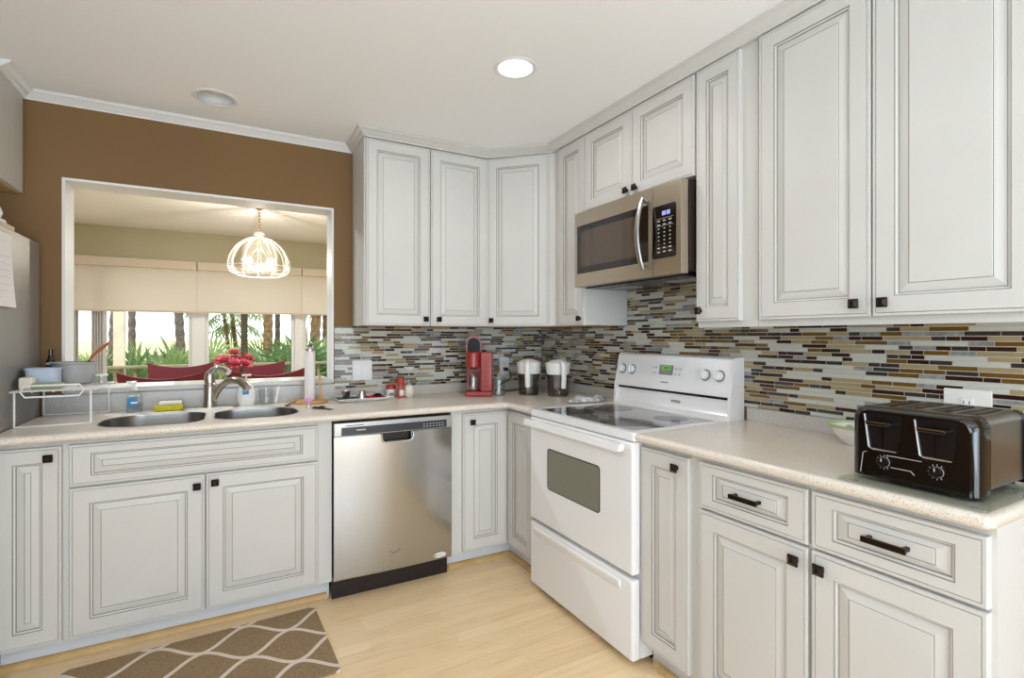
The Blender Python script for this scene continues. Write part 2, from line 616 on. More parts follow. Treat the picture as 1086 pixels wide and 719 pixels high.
def tag(o, label=None, cat=None, group=None, kind=None):
    if label:
        o['label'] = label
    if cat:
        o['category'] = cat
    if group:
        o['group'] = group
    if kind:
        o['kind'] = kind
    return o

def thing(name, label, cat, loc=(0, 0, 0), rz=0.0, group=None):
    o = bpy.data.objects.new(name, None)
    COL.objects.link(o)
    o.empty_display_size = 0.1
    o.location = loc
    o.rotation_euler = (0, 0, rz)
    return tag(o, label, cat, group)

def copy_tree(o, parent=None):
    c = o.copy()
    COL.objects.link(c)
    if parent:
        c.parent = parent
    for ch in list(o.children):
        copy_tree(ch, c)
    return c

def struct(name, mb, mats, smooth=35):
    o = mb.build(name, mats, smooth=smooth)
    return tag(o, kind='structure')

# ------------------------------------------------------------------ the room
BW, RW, LW, FW = 3.165, 1.995, -1.56, -2.2     # inner faces: back, right, left, front (behind camera)
BT = 0.155                                       # back wall thickness
FAR = 6.63                                       # far wall of the dining room
OX0, OX1, OZ0, OZ1 = -0.685, 0.548, 1.0, 2.024   # pass-through opening
DX0, DX1 = -2.6, 3.0                              # dining room side walls

fl = MB().box(DX0 - 0.1, DX1 + 0.1, FW - 0.1, FAR + 0.12, -0.1, 0)
struct('floor', fl, 'floor', 0)

# ceiling with two round holes for the recessed lamps
CAN = [(1.067, 1.902, 0.075), (-0.05, 2.83, 0.088)]
cb = MB()
xs = sorted({DX0 - 0.1, DX1 + 0.1} | {c[0] + d for c in CAN for d in (-0.14, 0.14)})
ys = sorted({FW - 0.1, FAR + 0.12} | {c[1] + d for c in CAN for d in (-0.14, 0.14)})
for i in range(len(xs) - 1):
    for j in range(len(ys) - 1):
        cx, cy = (xs[i] + xs[i + 1]) / 2, (ys[j] + ys[j + 1]) / 2
        hit = [c for c in CAN if abs(c[0] - cx) < 0.01 and abs(c[1] - cy) < 0.01]
        if hit:
            r = hit[0][2]
            n = 48
            v, f = [], []
            for k in range(n):
                a = 2 * PI * k / n
                c_, s_ = math.cos(a), math.sin(a)
                q = 0.14 / max(abs(c_), abs(s_))
                v += [(cx + r * c_, cy + r * s_, CEIL), (cx + q * c_, cy + q * s_, CEIL)]
            for k in range(n):
                w = (k + 1) % n
                f.append((2 * k, 2 * k + 1, 2 * w + 1, 2 * w))
            cb.add(v, f)
        else:
            cb.add([(xs[i], ys[j], CEIL), (xs[i + 1], ys[j], CEIL), (xs[i + 1], ys[j + 1], CEIL), (xs[i], ys[j + 1], CEIL)], [(0, 1, 2, 3)])
x0, x1, y0, y1 = xs[0], xs[-1], ys[0], ys[-1]
cb.add([(x0, y0, CEIL + 0.2), (x1, y0, CEIL + 0.2), (x1, y1, CEIL + 0.2), (x0, y1, CEIL + 0.2)], [(0, 1, 2, 3)])
struct('ceiling', cb, 'ceil', 0)

# back wall with the pass-through; kitchen face brown, dining face sage
def two_face_wall(parts, name, mk, md):
    mb = MB()
    for (a, b, c, d, e, f) in parts:
        mb.box(a, b, c, c + 0.06, e, f, 0)
        mb.box(a, b, c + 0.06, d, e, f, 1)
    return struct(name, mb, [mk, md], 0)
yb0, yb1 = BW, BW + BT
two_face_wall([(DX0, OX0, yb0, yb1, 0, CEIL), (OX1, DX1, yb0, yb1, 0, CEIL), (OX0, OX1, yb0, yb1, 0, OZ0), (OX0, OX1, yb0, yb1, OZ1, CEIL)], 'wall_back', 'brown', 'sage')
struct('wall_right', MB().box(RW, RW + 0.12, FW, BW, 0, CEIL), 'brown', 0)
wl = MB()
for c, d, e, f in ((FW, -1.7, 0, CEIL), (0.2, BW, 0, CEIL), (-1.7, 0.2, 0, 0.8), (-1.7, 0.2, 2.2, CEIL)):
    wl.box(LW - 0.12, LW, c, d, e, f)
struct('wall_left', wl, 'brown', 0)
wl = MB()
for c, d, e, f in ((-1.7, -1.65, 0.8, 2.2), (0.15, 0.2, 0.8, 2.2), (-0.775, -0.725, 0.85, 2.15), (-1.65, 0.15, 0.8, 0.85), (-1.65, 0.15, 2.15, 2.2)):
    wl.box(LW - 0.09, LW - 0.04, c, d, e, f, 0, 0.004)
struct('window_4', wl, 'crownw')  # unseen window and opening, added to light the right-hand cabinets
wf = MB()
for a, b, e, f in ((LW - 0.1, -0.6, 0, CEIL), (1.85, RW + 0.1, 0, CEIL), (-0.6, 1.85, 2.15, CEIL)):
    wf.box(a, b, FW - 0.12, FW, e, f)
struct('wall_front', wf, 'white_wall', 0)
dp = MB()
for a, b, e, f in ((-0.6, -0.53, 0, 2.15), (0.585, 0.655, 0, 2.15), (1.78, 1.85, 0, 2.15), (-0.53, 1.78, 2.08, 2.15), (1.47, 1.53, 0, 2.08)):
    dp.box(a, b, FW - 0.09, FW + 0.05, e, f, 0, 0.006)
struct('door_1', dp, 'crownw')
# lining of the pass-through
ln = MB()
ln.box(OX0, OX0 + 0.012, BW - 0.004, BW + BT + 0.004, OZ0, OZ1)
ln.box(OX1 - 0.012, OX1, BW - 0.004, BW + BT + 0.004, OZ0, OZ1)
ln.box(OX0 + 0.012, OX1 - 0.012, BW - 0.004, BW + BT + 0.004, OZ1 - 0.012, OZ1)
struct('trim_1', ln, 'crownw', 0)

# dining room shell
struct('wall_dining_left', MB().box(DX0 - 0.1, DX0, yb1, FAR, 0, CEIL), 'sage', 0)
struct('wall_dining_right', MB().box(DX1, DX1 + 0.1, yb1, FAR, 0, CEIL), 'sage', 0)
WZ0, WZ1 = 0.30, 2.02
WINX = [(-1.42, -0.339), (-0.214, 0.705), (0.802, 1.72)]
wfar = MB()
edges_ = [DX0] + [q for w in WINX for q in w] + [DX1]
for i in range(0, len(edges_), 2):
    wfar.box(edges_[i], edges_[i + 1], FAR, FAR + 0.14, WZ0, WZ1, 1 if 0 < i < len(edges_) - 2 else 0)
wfar.box(DX0, DX1, FAR, FAR + 0.14, 0, WZ0)
wfar.box(DX0, DX1, FAR, FAR + 0.14, WZ1, CEIL)
struct('wall_far', wfar, ['sage', 'crownw'], 0)
for i, (a, b) in enumerate(WINX):
    fr = MB()
    t_ = 0.035
    for (p, q, e, f) in ((a, a + t_, WZ0, WZ1), (b - t_, b, WZ0, WZ1), (a + t_, b - t_, WZ0, WZ0 + t_), (a + t_, b - t_, WZ1 - t_, WZ1)):
        fr.box(p, q, FAR + 0.04, FAR + 0.10, e, f, 0, 0.004)
    w = struct('window_%d' % (i + 1), fr, 'crownw')
    MB().box(a + t_, b - t_, FAR + 0.066, FAR + 0.072, WZ0 + t_, WZ1 - t_).build('pane', 'pane', w, smooth=0)

# crown mouldings
def crown_prof(zb, p, zt=None, back=0.004):
    zt = zt or CEIL - 0.0005
    h = zt - zb
    return [(-back, zb), (0.004, zb), (0.006, zb + h * 0.14), (0.010, zb + h * 0.18), (p * 0.45, zb + h * 0.42), (p * 0.72, zb + h * 0.68), (p * 0.86, zb + h * 0.74), (p * 0.9, zb + h * 0.86), (p, zb + h * 0.9), (p, zt), (-back, zt)]
wc = MB()
wc.sweep([(-0.82, 2.845), (-0.82, BW), (0.66, BW)], crown_prof(2.365, 0.045))
struct('trim_2', wc, 'crownw')
UC = [(0.655, BW), (0.655, 2.845), (1.407, 2.845), (1.69, 2.562), (1.69, -0.2)]
cc = MB().sweep(UC, crown_prof(2.362, 0.046, back=0.024))
struct('trim_3', cc, 'cab')

# ------------------------------------------------------------------ cabinet builder
def raised(name, w, h, parent, x, z, y=0.0, t=0.02, st=(0.058, 0.058), bv=(0.024, 0.024), lip=True):
    # framed raised panel facing local -y; front of the frame at y - t
    f = y - t
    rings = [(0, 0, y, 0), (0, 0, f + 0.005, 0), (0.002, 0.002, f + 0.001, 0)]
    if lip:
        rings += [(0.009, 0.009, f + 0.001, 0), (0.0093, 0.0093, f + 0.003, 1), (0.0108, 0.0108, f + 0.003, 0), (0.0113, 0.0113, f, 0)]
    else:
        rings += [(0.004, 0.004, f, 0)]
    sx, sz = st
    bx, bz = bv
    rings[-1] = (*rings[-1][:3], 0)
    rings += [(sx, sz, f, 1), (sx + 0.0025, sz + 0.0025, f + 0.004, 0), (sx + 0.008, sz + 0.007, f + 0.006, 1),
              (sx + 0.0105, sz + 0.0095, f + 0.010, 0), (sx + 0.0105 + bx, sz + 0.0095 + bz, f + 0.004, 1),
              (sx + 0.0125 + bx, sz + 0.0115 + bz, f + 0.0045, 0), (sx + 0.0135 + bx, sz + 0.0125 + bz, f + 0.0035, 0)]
    mb = MB()
    v, fc, mi = [], [], []
    for (ix, iz, yy, m_) in rings:
        v += [(ix, yy, iz), (w - ix, yy, iz), (w - ix, yy, h - iz), (ix, yy, h - iz)]
    for k in range(len(rings) - 1):
        for q in range(4):
            r_ = (q + 1) % 4
            fc.append((4 * k + q, 4 * k + r_, 4 * k + 4 + r_, 4 * k + 4 + q))
            mi.append(rings[k][3])
    L_ = len(rings) - 1
    fc.append((4 * L_, 4 * L_ + 1, 4 * L_ + 2, 4 * L_ + 3))
    mi.append(0)
    fc.append((3, 2, 1, 0))
    mi.append(0)
    mb.add(v, fc, mi)
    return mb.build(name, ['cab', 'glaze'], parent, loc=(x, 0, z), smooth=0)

def knob(parent, x, z, y):
    mb = MB()
    mb.box(x - 0.007, x + 0.007, y - 0.016, y, z - 0.007, z + 0.007, 0, 0.001, 1)
    s_ = 0.0145
    mb.box(x - s_, x + s_, y - 0.021, y - 0.015, z - s_, z + s_, 0, 0.0012, 1)
    a, b = 0.0125, 0.005
    mb.add([(x - a, y - 0.021, z - a), (x + a, y - 0.021, z - a), (x + a, y - 0.021, z + a), (x - a, y - 0.021, z + a),
            (x - b, y - 0.027, z - b), (x + b, y - 0.027, z - b), (x + b, y - 0.027, z + b), (x - b, y - 0.027, z + b)],
           [(0, 1, 5, 4), (1, 2, 6, 5), (2, 3, 7, 6), (3, 0, 4, 7), (4, 5, 6, 7)])
    return mb.build('knob', 'bronze', parent, smooth=0)

def pull(parent, x, z, y, L=0.096):
    mb = MB()
    mb.box(x - L / 2, x + L / 2, y - 0.032, y - 0.022, z - 0.007, z + 0.007, 0, 0.002)
    for q in (-1, 1):
        mb.box(x + q * (L / 2 - 0.008) - 0.005, x + q * (L / 2 - 0.008) + 0.005, y - 0.024, y, z - 0.005, z + 0.005, 0, 0.001, 1)
    return mb.build('handle', 'bronze', parent)

T = 0.02
def door(parent, x0, x1, z0, z1, kx=None, kz=None, name='door', **kw):
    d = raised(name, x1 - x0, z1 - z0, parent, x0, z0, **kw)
    if kx is not None:
        k = knob(d, kx - x0, kz - z0, -T)
        k['label'] = 'square dark bronze knob'
    return d

DZ0, DZ1 = 0.108, 0.853   # base fronts
def base_cab(label, loc, rz, w, depth=0.585, toe=0.10, toe_set=0.075, cut=None):
    t = thing('base_cabinet', label, 'cabinet', loc, rz)
    mb = MB()
    if cut:
        for b in cut:
            mb.box(*b)
    else:
        mb.box(0, w, 0, depth, toe, 0.873)
    mb.build('body', 'cabside', t, smooth=0)
    return t

KR = R(-90)
FY, FX = 2.57, 1.398       # face frame planes; door fronts 2 cm before
# --- back run
t = base_cab('narrow single-door white base cabinet between fridge side and sink cabinet', (-0.752, FY, 0), 0, 0.202)
door(t, 0.0 + 0.002, 0.199, DZ0, DZ1, 0.162, 0.812, st=(0.056, 0.058), bv=(0.022, 0.024))
MB().box(0, 0.202, 0.075, 0.095, 0.0, 0.10).build('toe_kick', 'toe', t, smooth=0)

t = base_cab('wide white sink base cabinet with false drawer front and two doors', (-0.55, FY, 0), 0, 0.986,
             cut=[(0, 0.986, 0, 0.02, 0.10, 0.873), (0, 0.02, 0.02, 0.585, 0.10, 0.873), (0.966, 0.986, 0.02, 0.585, 0.10, 0.873), (0.02, 0.966, 0.02, 0.585, 0.10, 0.12)])
raised('drawer_front', 0.903, 0.161, t, 0.018, 0.692, st=(0.066, 0.036), bv=(0.024, 0.022))
door(t, 0.018, 0.466, DZ0, 0.685, 0.438, 0.639, st=(0.062, 0.062))
door(t, 0.471, 0.921, DZ0, 0.685, 0.504, 0.647, st=(0.062, 0.062))
MB().box(0, 0.986, 0.075, 0.095, 0.0, 0.10).build('toe_kick', 'toe', t, smooth=0)

# corner base cabinet with two doors at right angles
t = thing('base_cabinet', 'L-shaped corner white base cabinet right of the dishwasher', 'cabinet', (1.045, FY, 0))
mb = MB()
mb.box(0, FX - 1.045, 0, 0.585, 0.10, 0.873)
mb.box(FX - 1.045, RW - 1.045 - 0.01, 2.262 - FY, 0.585, 0.10, 0.873)
mb.build('body', 'cabside', t, smooth=0)
door(t, 0.063, FX - 1.045 - 0.02, DZ0, DZ1, 0.115, 0.806, st=(0.062, 0.062), bv=(0.024, 0.024))
d2 = raised('door', 0.27, DZ1 - DZ0, t, 0, DZ0, st=(0.058, 0.058))
d2.rotation_euler = (0, 0, KR)
d2.location = (FX - 1.045, -0.022, DZ0)
mb = MB()
mb.box(0.0, FX - 1.045 + 0.06, 0.075, 0.09, 0.0, 0.10)
mb.box(FX - 1.045 + 0.05, FX - 1.045 + 0.065, 2.262 - FY, 0.075, 0.0, 0.10)
mb.build('toe_kick', 'toe', t, smooth=0)

# --- right run (local x runs towards the camera)
t = base_cab('narrow single-door white base cabinet right of the stove', (FX, 1.486, 0), KR, 0.252)
door(t, 0.006, 0.236, DZ0, DZ1, 0.186, 0.812, st=(0.055, 0.058), bv=(0.022, 0.024))
MB().box(0, 0.252, 0.05, 0.065, 0.0, 0.10).build('toe_kick', 'cabside', t, smooth=0)
t = base_cab('white base cabinet below the toaster with two drawers over two doors', (FX, 1.234, 0), KR, 0.785)
for k, (a, b) in enumerate(((0.029, 0.396), (0.408, 0.776))):
    d = raised('drawer', b - a, 0.152, t, a, 0.703, st=(0.054, 0.034), bv=(0.026, 0.013))
    pull(d, (b - a) / 2 + 0.0, 0.076, -T + 0.003)
door(t, 0.029, 0.396, DZ0, 0.695, 0.366, 0.655)
door(t, 0.408, 0.776, DZ0, 0.695, 0.436, 0.655)
MB().box(0, 0.785, 0.05, 0.065, 0.0, 0.10).build('toe_kick', 'cabside', t, smooth=0)

# quarter-round maple moulding along the toe kicks
qr = [(0.0, 0.0)] + [(0.02 * math.cos(R(a)), 0.024 * math.sin(R(a))) for a in range(0, 91, 15)]
struct('trim_4', MB().sweep([(-0.752, FY + 0.073), (0.425, FY + 0.073)], qr), 'woodtrim')
struct('trim_5', MB().sweep([(1.055, FY + 0.073), (FX + 0.048, FY + 0.073), (FX + 0.048, 2.27)], qr), 'woodtrim')
struct('trim_6', MB().sweep([(FX + 0.048, 1.47), (FX + 0.048, 0.46)], qr), 'woodtrim')

# ------------------------------------------------------------------ upper cabinets
UZ0, UZ1 = 1.333, 2.362
UY, UX = 2.865, 1.71
def upper(label, loc, rz, w, z0=UZ0, depth=0.285, under='cabwood', z1=UZ1):
    t = thing('wall_cabinet', label, 'cabinet', (loc[0], loc[1], z0), rz)
    MB().box(0, w, 0, depth, 0, z1 - z0).build('body', 'cabside', t, smooth=0)
    MB().box(0.016, w - 0.016, 0.016, depth - 0.004, -0.003, 0.001).build('underside', under, t, smooth=0)
    return t
t = upper('white two-door wall cabinet between the pass-through and the corner cabinet', (0.655, UY), 0, 0.752)
hgt = UZ1 - UZ0 - 0.004
door(t, 0.008, 0.374, -0.002, hgt, 0.345, 0.037)
door(t, 0.379, 0.748, -0.002, hgt, 0.425, 0.037)
# diagonal corner cabinet
t = thing('wall_cabinet', 'diagonal corner wall cabinet with one door, above the coffee maker', 'cabinet', (1.407, UY, UZ0))
px = UX - 1.407
py = 2.562 - UY
poly = [(0, -0.02), (px - 0.02, py), (px, py), (RW - 1.407 - 0.004, py), (RW - 1.407 - 0.004, 0.295), (0, 0.295)]
MB().prism([(0, 0.0), (px, py), (RW - 1.407 - 0.004, py), (RW - 1.407 - 0.004, 0.295), (0, 0.295)], 0, UZ1 - UZ0).build('body', 'cabside', t, smooth=0)
MB().prism([(0.03, 0.02), (px, py + 0.04), (0.55, py + 0.04), (0.55, 0.28), (0.03, 0.28)], -0.003, 0.001).build('underside', 'cabwood', t, smooth=0)
ang = math.atan2(py, px)
dlen = math.hypot(px, py)
d = raised('door', dlen - 0.045, hgt + 0.002, t, 0, 0)
d.rotation_euler = (0, 0, ang)
d.location = (0.008 * math.cos(ang) - 0.000, 0.008 * math.sin(ang), -0.002)
k = knob(d, 0.03, 0.037, -T)
k['label'] = 'square dark bronze knob'

t = upper('narrow single-door wall cabinet left of the microwave', (UX, 2.56), KR, 0.306)
door(t, 0.058, 0.303, -0.002, hgt, 0.272, 0.036, st=(0.05, 0.058))
MZ = 1.94
t = upper('short two-door wall cabinet above the microwave', (UX, 2.252), KR, 0.752, z0=MZ)
door(t, 0.003, 0.370, -0.002, UZ1 - MZ - 0.004, 0.342, 0.034)
door(t, 0.375, 0.749, -0.002, UZ1 - MZ - 0.004, 0.405, 0.034)
t = upper('narrow single-door wall cabinet right of the microwave', (UX, 1.498), KR, 0.276)
door(t, 0.006, 0.212, -0.002, hgt, 0.030, 0.042, st=(0.05, 0.058), bv=(0.018, 0.024))
MB().box(0.0, 0.276, 0.002, 0.018, -0.026, 0.0).build('light_rail', 'cab', t, smooth=0)
t = upper('large two-door wall cabinet above the toaster', (UX, 1.220), KR, 0.775)
door(t, 0.014, 0.385, -0.002, hgt, 0.346, 0.038)
door(t, 0.390, 0.762, -0.002, hgt, 0.425, 0.038)
MB().box(0.0, 0.775, 0.002, 0.018, -0.026, 0.0).build('light_rail', 'cab', t, smooth=0)

# over the fridge, left edge of the view
t = upper('white wall cabinet hanging above the fridge', (-1.54, UY), 0, 0.72, z0=1.927, z1=2.365)
door(t, 0.006, 0.357, -0.002, 0.434, 0.33, 0.035)
door(t, 0.362, 0.714, -0.002, 0.434, 0.39, 0.035)

# ------------------------------------------------------------------ countertops and splash
CT, CTH = 0.904, 0.032
CX, CY = 1.352, 2.512
bowlL = rrect(-0.475, -0.088, 2.572, 2.945, (0.10, 0.14, 0.16, 0.09), 7)
bowlR = rrect(-0.052, 0.305, 2.592, 2.925, (0.13, 0.09, 0.09, 0.12), 7)
r_ = CTH / 2
nose = [(-0.0, CT - CTH)] + [(-r_ + 0.0 + r_ * math.cos(R(a)) + 0.0, CT - r_ + r_ * math.sin(R(a))) for a in range(-90, 91, 15)]
nose = [(-r_, CT - CTH)] + [(-r_ + r_ * math.cos(R(a)), CT - r_ + r_ * math.sin(R(a))) for a in range(-75, 76, 15)] + [(-r_, CT)]
t = thing('countertop', 'beige speckled countertop around the sink and into the corner', 'countertop', (0, 0, 0))
mb = MB()
outer = [(-0.753, CY + r_), (1.335, CY + r_), (CX + r_, CY - 0.012), (CX + r_, 2.262), (RW - 0.002, 2.262), (RW - 0.002, BW - 0.002), (-0.753, BW - 0.002)]
mb.prism(outer, CT - CTH, CT, [bowlL, bowlR])
mb.sweep([(-0.753, CY), (1.33, CY), (CX, CY - 0.02), (CX, 2.262)], [(p[0], p[1]) for p in nose])
mb.build('slab', 'counter', t, smooth=40)
mb = MB()
mb.box(-0.753, OX0 + 0.0, BW - 0.018, BW - 0.001, CT, 0.997, 0, 0.002)
mb.box(OX0, OX1 + 0.005, BW - 0.018, BW - 0.001, CT, 0.993, 0, 0.002)
mb.box(OX1 + 0.005, RW - 0.002, BW - 0.018, BW - 0.001, CT, 0.963, 0, 0.002)
mb.box(RW - 0.0185, RW - 0.0025, 2.264, BW - 0.0195, CT, 0.963, 0, 0.002)
mb.build('backsplash_strip', 'splash', t)
t = thing('countertop', 'beige speckled countertop under the toaster, right of the stove', 'countertop', (0, 0, 0))
mb = MB()
mb.prism([(CX + r_, 1.484), (RW - 0.002, 1.484), (RW - 0.002, 0.44 + r_), (CX + r_, 0.44 + r_)], CT - CTH, CT)
mb.sweep([(CX, 1.484), (CX, 0.455), (CX + 0.015, 0.44), (RW - 0.002, 0.44)], nose)
mb.build('slab', 'counter', t, smooth=40)
MB().box(RW - 0.018, RW - 0.002, 0.46, 1.468, CT, 0.963, 0, 0.002).build('backsplash_strip', 'splash', t)
# stone ledge of the pass-through
mb = MB()
mb.box(OX0 + 0.013, OX1 - 0.013, BW - 0.03, BW + BT + 0.09, 0.9945, 1.022, 0, 0.006)
tag(mb.build('stone_ledge', 'splash'), 'pale stone ledge of the pass-through behind the faucet', 'ledge')

# ------------------------------------------------------------------ tile backsplash
def tiles(name, label, regions, frame):
    # regions: (u0, u1, z0, z1); frame(u, depth, z) -> world point; depth 0 at wall
    mb = MB()
    pitch, g = 0.0155, 0.0022
    zs0 = 0.90
    weights = [t_[1] for t_ in TILES]
    lo = min(r[0] for r in regions)
    hi = max(r[1] for r in regions)
    for (u0, u1, z0, z1) in regions:
        c = [frame(u, 0.004, z) for u, z in ((u0, z0), (u1, z0), (u1, z1), (u0, z1))]
        c2 = [frame(u, 0.0, z) for u, z in ((u0, z0), (u1, z0), (u1, z1), (u0, z1))]
        mb.add(c + c2, [(0, 1, 2, 3), (0, 4, 5, 1), (1, 5, 6, 2), (2, 6, 7, 3), (3, 7, 4, 0)], 0)
    row = 0
    z = zs0
    while z < 1.56:
        u = lo - random.random() * 0.1
        last = -1
        while u < hi:
            k = random.choices(range(len(TILES)), weights)[0]
            if k == last and random.random() < 0.5:
                k = random.choices(range(len(TILES)), weights)[0]
            last = k
            L = random.choice(TILES[k][2]) * random.uniform(0.9, 1.1)
            for (u0, u1, z0, z1) in regions:
                a, b = max(u, u0), min(u + L - g, u1)
                e, f = max(z + g / 2, z0), min(z + pitch - g / 2, z1)
                if b - a > 0.004 and f - e > 0.003:
                    d = 0.0058
                    q = 0.0007
                    fr_ = [frame(a + q, d, e + q), frame(b - q, d, e + q), frame(b - q, d, f - q), frame(a + q, d, f - q)]
                    bk = [frame(a, 0.004, e), frame(b, 0.004, e), frame(b, 0.004, f), frame(a, 0.004, f)]
                    mb.add(fr_ + bk, [(0, 1, 2, 3), (0, 4, 5, 1), (1, 5, 6, 2), (2, 6, 7, 3), (3, 7, 4, 0)], k + 1)
            u += L
        z += pitch
        row += 1
    o = mb.build(name, ['grout'] + [t_[0] for t_ in TILES], smooth=0)
    return tag(o, label, 'backsplash')
tiles('tile_backsplash', 'linear mosaic tile backsplash on the wall behind the coffee maker', [(OX1 + 0.004, RW - 0.006, 0.9635, 1.3295)],
      lambda u, d, z: (u, BW - d, z))
tiles('tile_backsplash', 'brown linear mosaic tile backsplash behind the stove and toaster', [(0.0, 3.1, 0.9635, 1.3295), (0.912, 1.664, 0.90, 0.9635), (0.912, 1.664, 1.3295, 1.535)],
      lambda u, d, z: (RW - d, BW - 0.006 - u, z))

# ------------------------------------------------------------------ sink and faucet
t = thing('sink', 'undermount double-bowl stainless steel sink', 'sink', (0, 0, 0))
for lp, nm in ((bowlL, 'bowl'), (bowlR, 'bowl')):
    cx = sum(p[0] for p in lp) / len(lp)
    cy = sum(p[1] for p in lp) / len(lp)
    mb = MB()
    n = len(lp)
    lv = [(1.012, CT + 0.0006), (1.0, CT + 0.0016), (0.988, CT + 0.0004), (0.985, CT - 0.004), (0.96, CT - CTH - 0.10), (0.93, CT - CTH - 0.15), (0.82, CT - CTH - 0.17), (0.12, CT - CTH - 0.176)]
    v, f = [], []
    for s_, z in lv:
        v += [(cx + (p[0] - cx) * s_, cy + (p[1] - cy) * s_, z) for p in lp]
    for k in range(len(lv) - 1):
        for q in range(n):
            w = (q + 1) % n
            f.append((k * n + q, k * n + w, k * n + n + w, k * n + n + q))
    f.append(tuple(range((len(lv) - 1) * n, len(lv) * n)))
    mb.add(v, f)
    b = mb.build('bowl', 'steel', t, recalc=True)
    MB().lathe([(0, 0.004), (0.03, 0.004), (0.04, 0.006), (0.045, 0.002), (0.045, -0.01)], 24, (cx, cy, CT - CTH - 0.176)).build('drain', 'chrome', b)

t = thing('faucet', 'brushed nickel single-lever kitchen faucet behind the sink', 'faucet', (-0.078, 3.04, CT))
MB().prism(rrect(-0.125, 0.125, -0.027, 0.027, 0.026, 8), 0, 0.008).build('deck_plate', 'nickel', t)
MB().lathe([(0, 0.006), (0.034, 0.006), (0.031, 0.02), (0.027, 0.05), (0.026, 0.11), (0.028, 0.12), (0.028, 0.126), (0.025, 0.13), (0.026, 0.165), (0.02, 0.182), (0.0, 0.186)], 28).build('body', 'nickel', t)
sp = [(0.012, -0.006, 0.035), (0.028, -0.02, 0.075), (0.05, -0.045, 0.115), (0.078, -0.075, 0.142), (0.108, -0.108, 0.150), (0.137, -0.139, 0.143), (0.158, -0.162, 0.122), (0.166, -0.171, 0.104)]
MB().tube(sp, [0.014, 0.015, 0.015, 0.0155, 0.017, 0.019, 0.02, 0.019], 14).build('spout', 'nickel', t)
hd = [(0.0, -0.002, 0.176), (0.014, -0.014, 0.197), (0.036, -0.034, 0.208), (0.062, -0.058, 0.202), (0.085, -0.08, 0.186)]
MB().tube(hd, [0.017, 0.014, 0.012, 0.014, 0.017], 12).build('lever', 'chrome', t)

# ------------------------------------------------------------------ appliances
# dishwasher
t = thing('dishwasher', 'stainless steel dishwasher between the sink cabinet and the corner', 'dishwasher', (0.438, 2.555, 0))
WD = 0.602
MB().box(0.004, WD - 0.004, 0.03, 0.56, 0.10, 0.862).build('body', 'black', t, smooth=0)
# bowed door with pocket handle
mb = MB()
nx = 24
zz = [0.110, 0.118, 0.30, 0.50, 0.68, 0.742, 0.752, 0.785, 0.792]
v, f = [], []
def bow(xf):
    return -0.018 - 0.010 * (1 - (2 * xf - 1) ** 2)
for z in zz:
    for i in range(nx + 1):
        xf = i / nx
        e = 0.004 if (z in (zz[0],)) else 0.0
        v.append((0.003 + xf * (WD - 0.006), bow(xf) + e, z))
for k in range(len(zz) - 1):
    for i in range(nx):
        x = (i + 0.5) / nx * WD
        if 0.225 < x < 0.385 and zz[k] > 0.745:
            continue
        a = k * (nx + 1) + i
        f.append((a, a + 1, a + nx + 2, a + nx + 1))
mb.add(v, f)
m0 = len(v)
# edges back
mb.box(0.003, 0.006, -0.018, 0.03, 0.11, 0.792)
mb.box(WD - 0.006, WD - 0.003, -0.018, 0.03, 0.11, 0.792)
mb.box(0.003, WD - 0.003, -0.012, 0.03, 0.108, 0.111)
dd = mb.build('door', 'dwsteel', t, smooth=40)
mb = MB()
mb.box(0.222, 0.392, -0.004, 0.012, 0.742, 0.796)
mb.build('handle_recess', 'black', dd, smooth=0)
pts = [(0.226, -0.029, 0.790), (0.227, -0.030, 0.768), (0.236, -0.031, 0.752), (0.255, -0.031, 0.746), (0.36, -0.031, 0.746), (0.378, -0.031, 0.752), (0.387, -0.030, 0.768), (0.388, -0.029, 0.790)]
MB().tube(pts, 0.0045, 8).build('handle_rim', 'chrome', dd)
mb = MB()
mb.box(0.003, WD - 0.003, -0.024, 0.03, 0.793, 0.858, 0, 0.004)
cp = mb.build('control_panel', 'steel', t)
mb = MB()
mb.box(0.036, WD - 0.034, -0.0265, -0.02, 0.798, 0.836, 0, 0.001, 1)
mb.build('display_strip', mat('charcoal_strip', (48, 52, 58), 0.25), cp)
for i in range(7):
    for j in range(2):
        MB().box(0.44 + i * 0.017, 0.448 + i * 0.017, -0.0272, -0.0264, 0.808 + j * 0.012, 0.811 + j * 0.012).build('button', 'light_print', cp, smooth=0)
MB().box(0.105, 0.150, -0.0272, -0.0264, 0.818, 0.823).build('brand_mark', 'light_print', cp, smooth=0)
MB().box(0.055, 0.14, -0.0262, -0.0238, 0.842, 0.845).build('vent_mark', 'black', cp, smooth=0)
# emblem and oval badge
mb = MB()
bz = bow(0.5) - 0.0012
for (xa, za, xb, zb) in ((0.272, 0.204, 0.284, 0.196), (0.281, 0.198, 0.292, 0.19), (0.292, 0.19, 0.298, 0.198), (0.298, 0.196, 0.310, 0.203), (0.308, 0.204, 0.322, 0.212)):
    mb.tube([(xa, bz, za), (xb, bz, zb)], 0.0022, 6)
mb.build('emblem', 'grey_print', dd)
mb = MB()
xo, zo = 0.53, 0.133
yb_ = bow(xo / WD) - 0.001
mb.add([(xo, yb_, zo)] + [(xo + 0.034 * math.cos(2 * PI * i / 32), yb_, zo + 0.012 * math.sin(2 * PI * i / 32)) for i in range(32)], [(0, 1 + i, 1 + (i + 1) % 32) for i in range(32)], 0)
mb.tube([(xo + 0.034 * math.cos(2 * PI * i / 32), yb_, zo + 0.012 * math.sin(2 * PI * i / 32)) for i in range(32)], 0.0012, 6, 0, True)
for i in range(6):
    mb.box(xo - 0.02 + i * 0.007, xo - 0.0165 + i * 0.007, yb_ - 0.0012, yb_, zo - 0.003 + (i % 2) * 0.001, zo + 0.003, 1)
mb.build('badge', ['offwhite', 'grey_print'], dd, smooth=0)
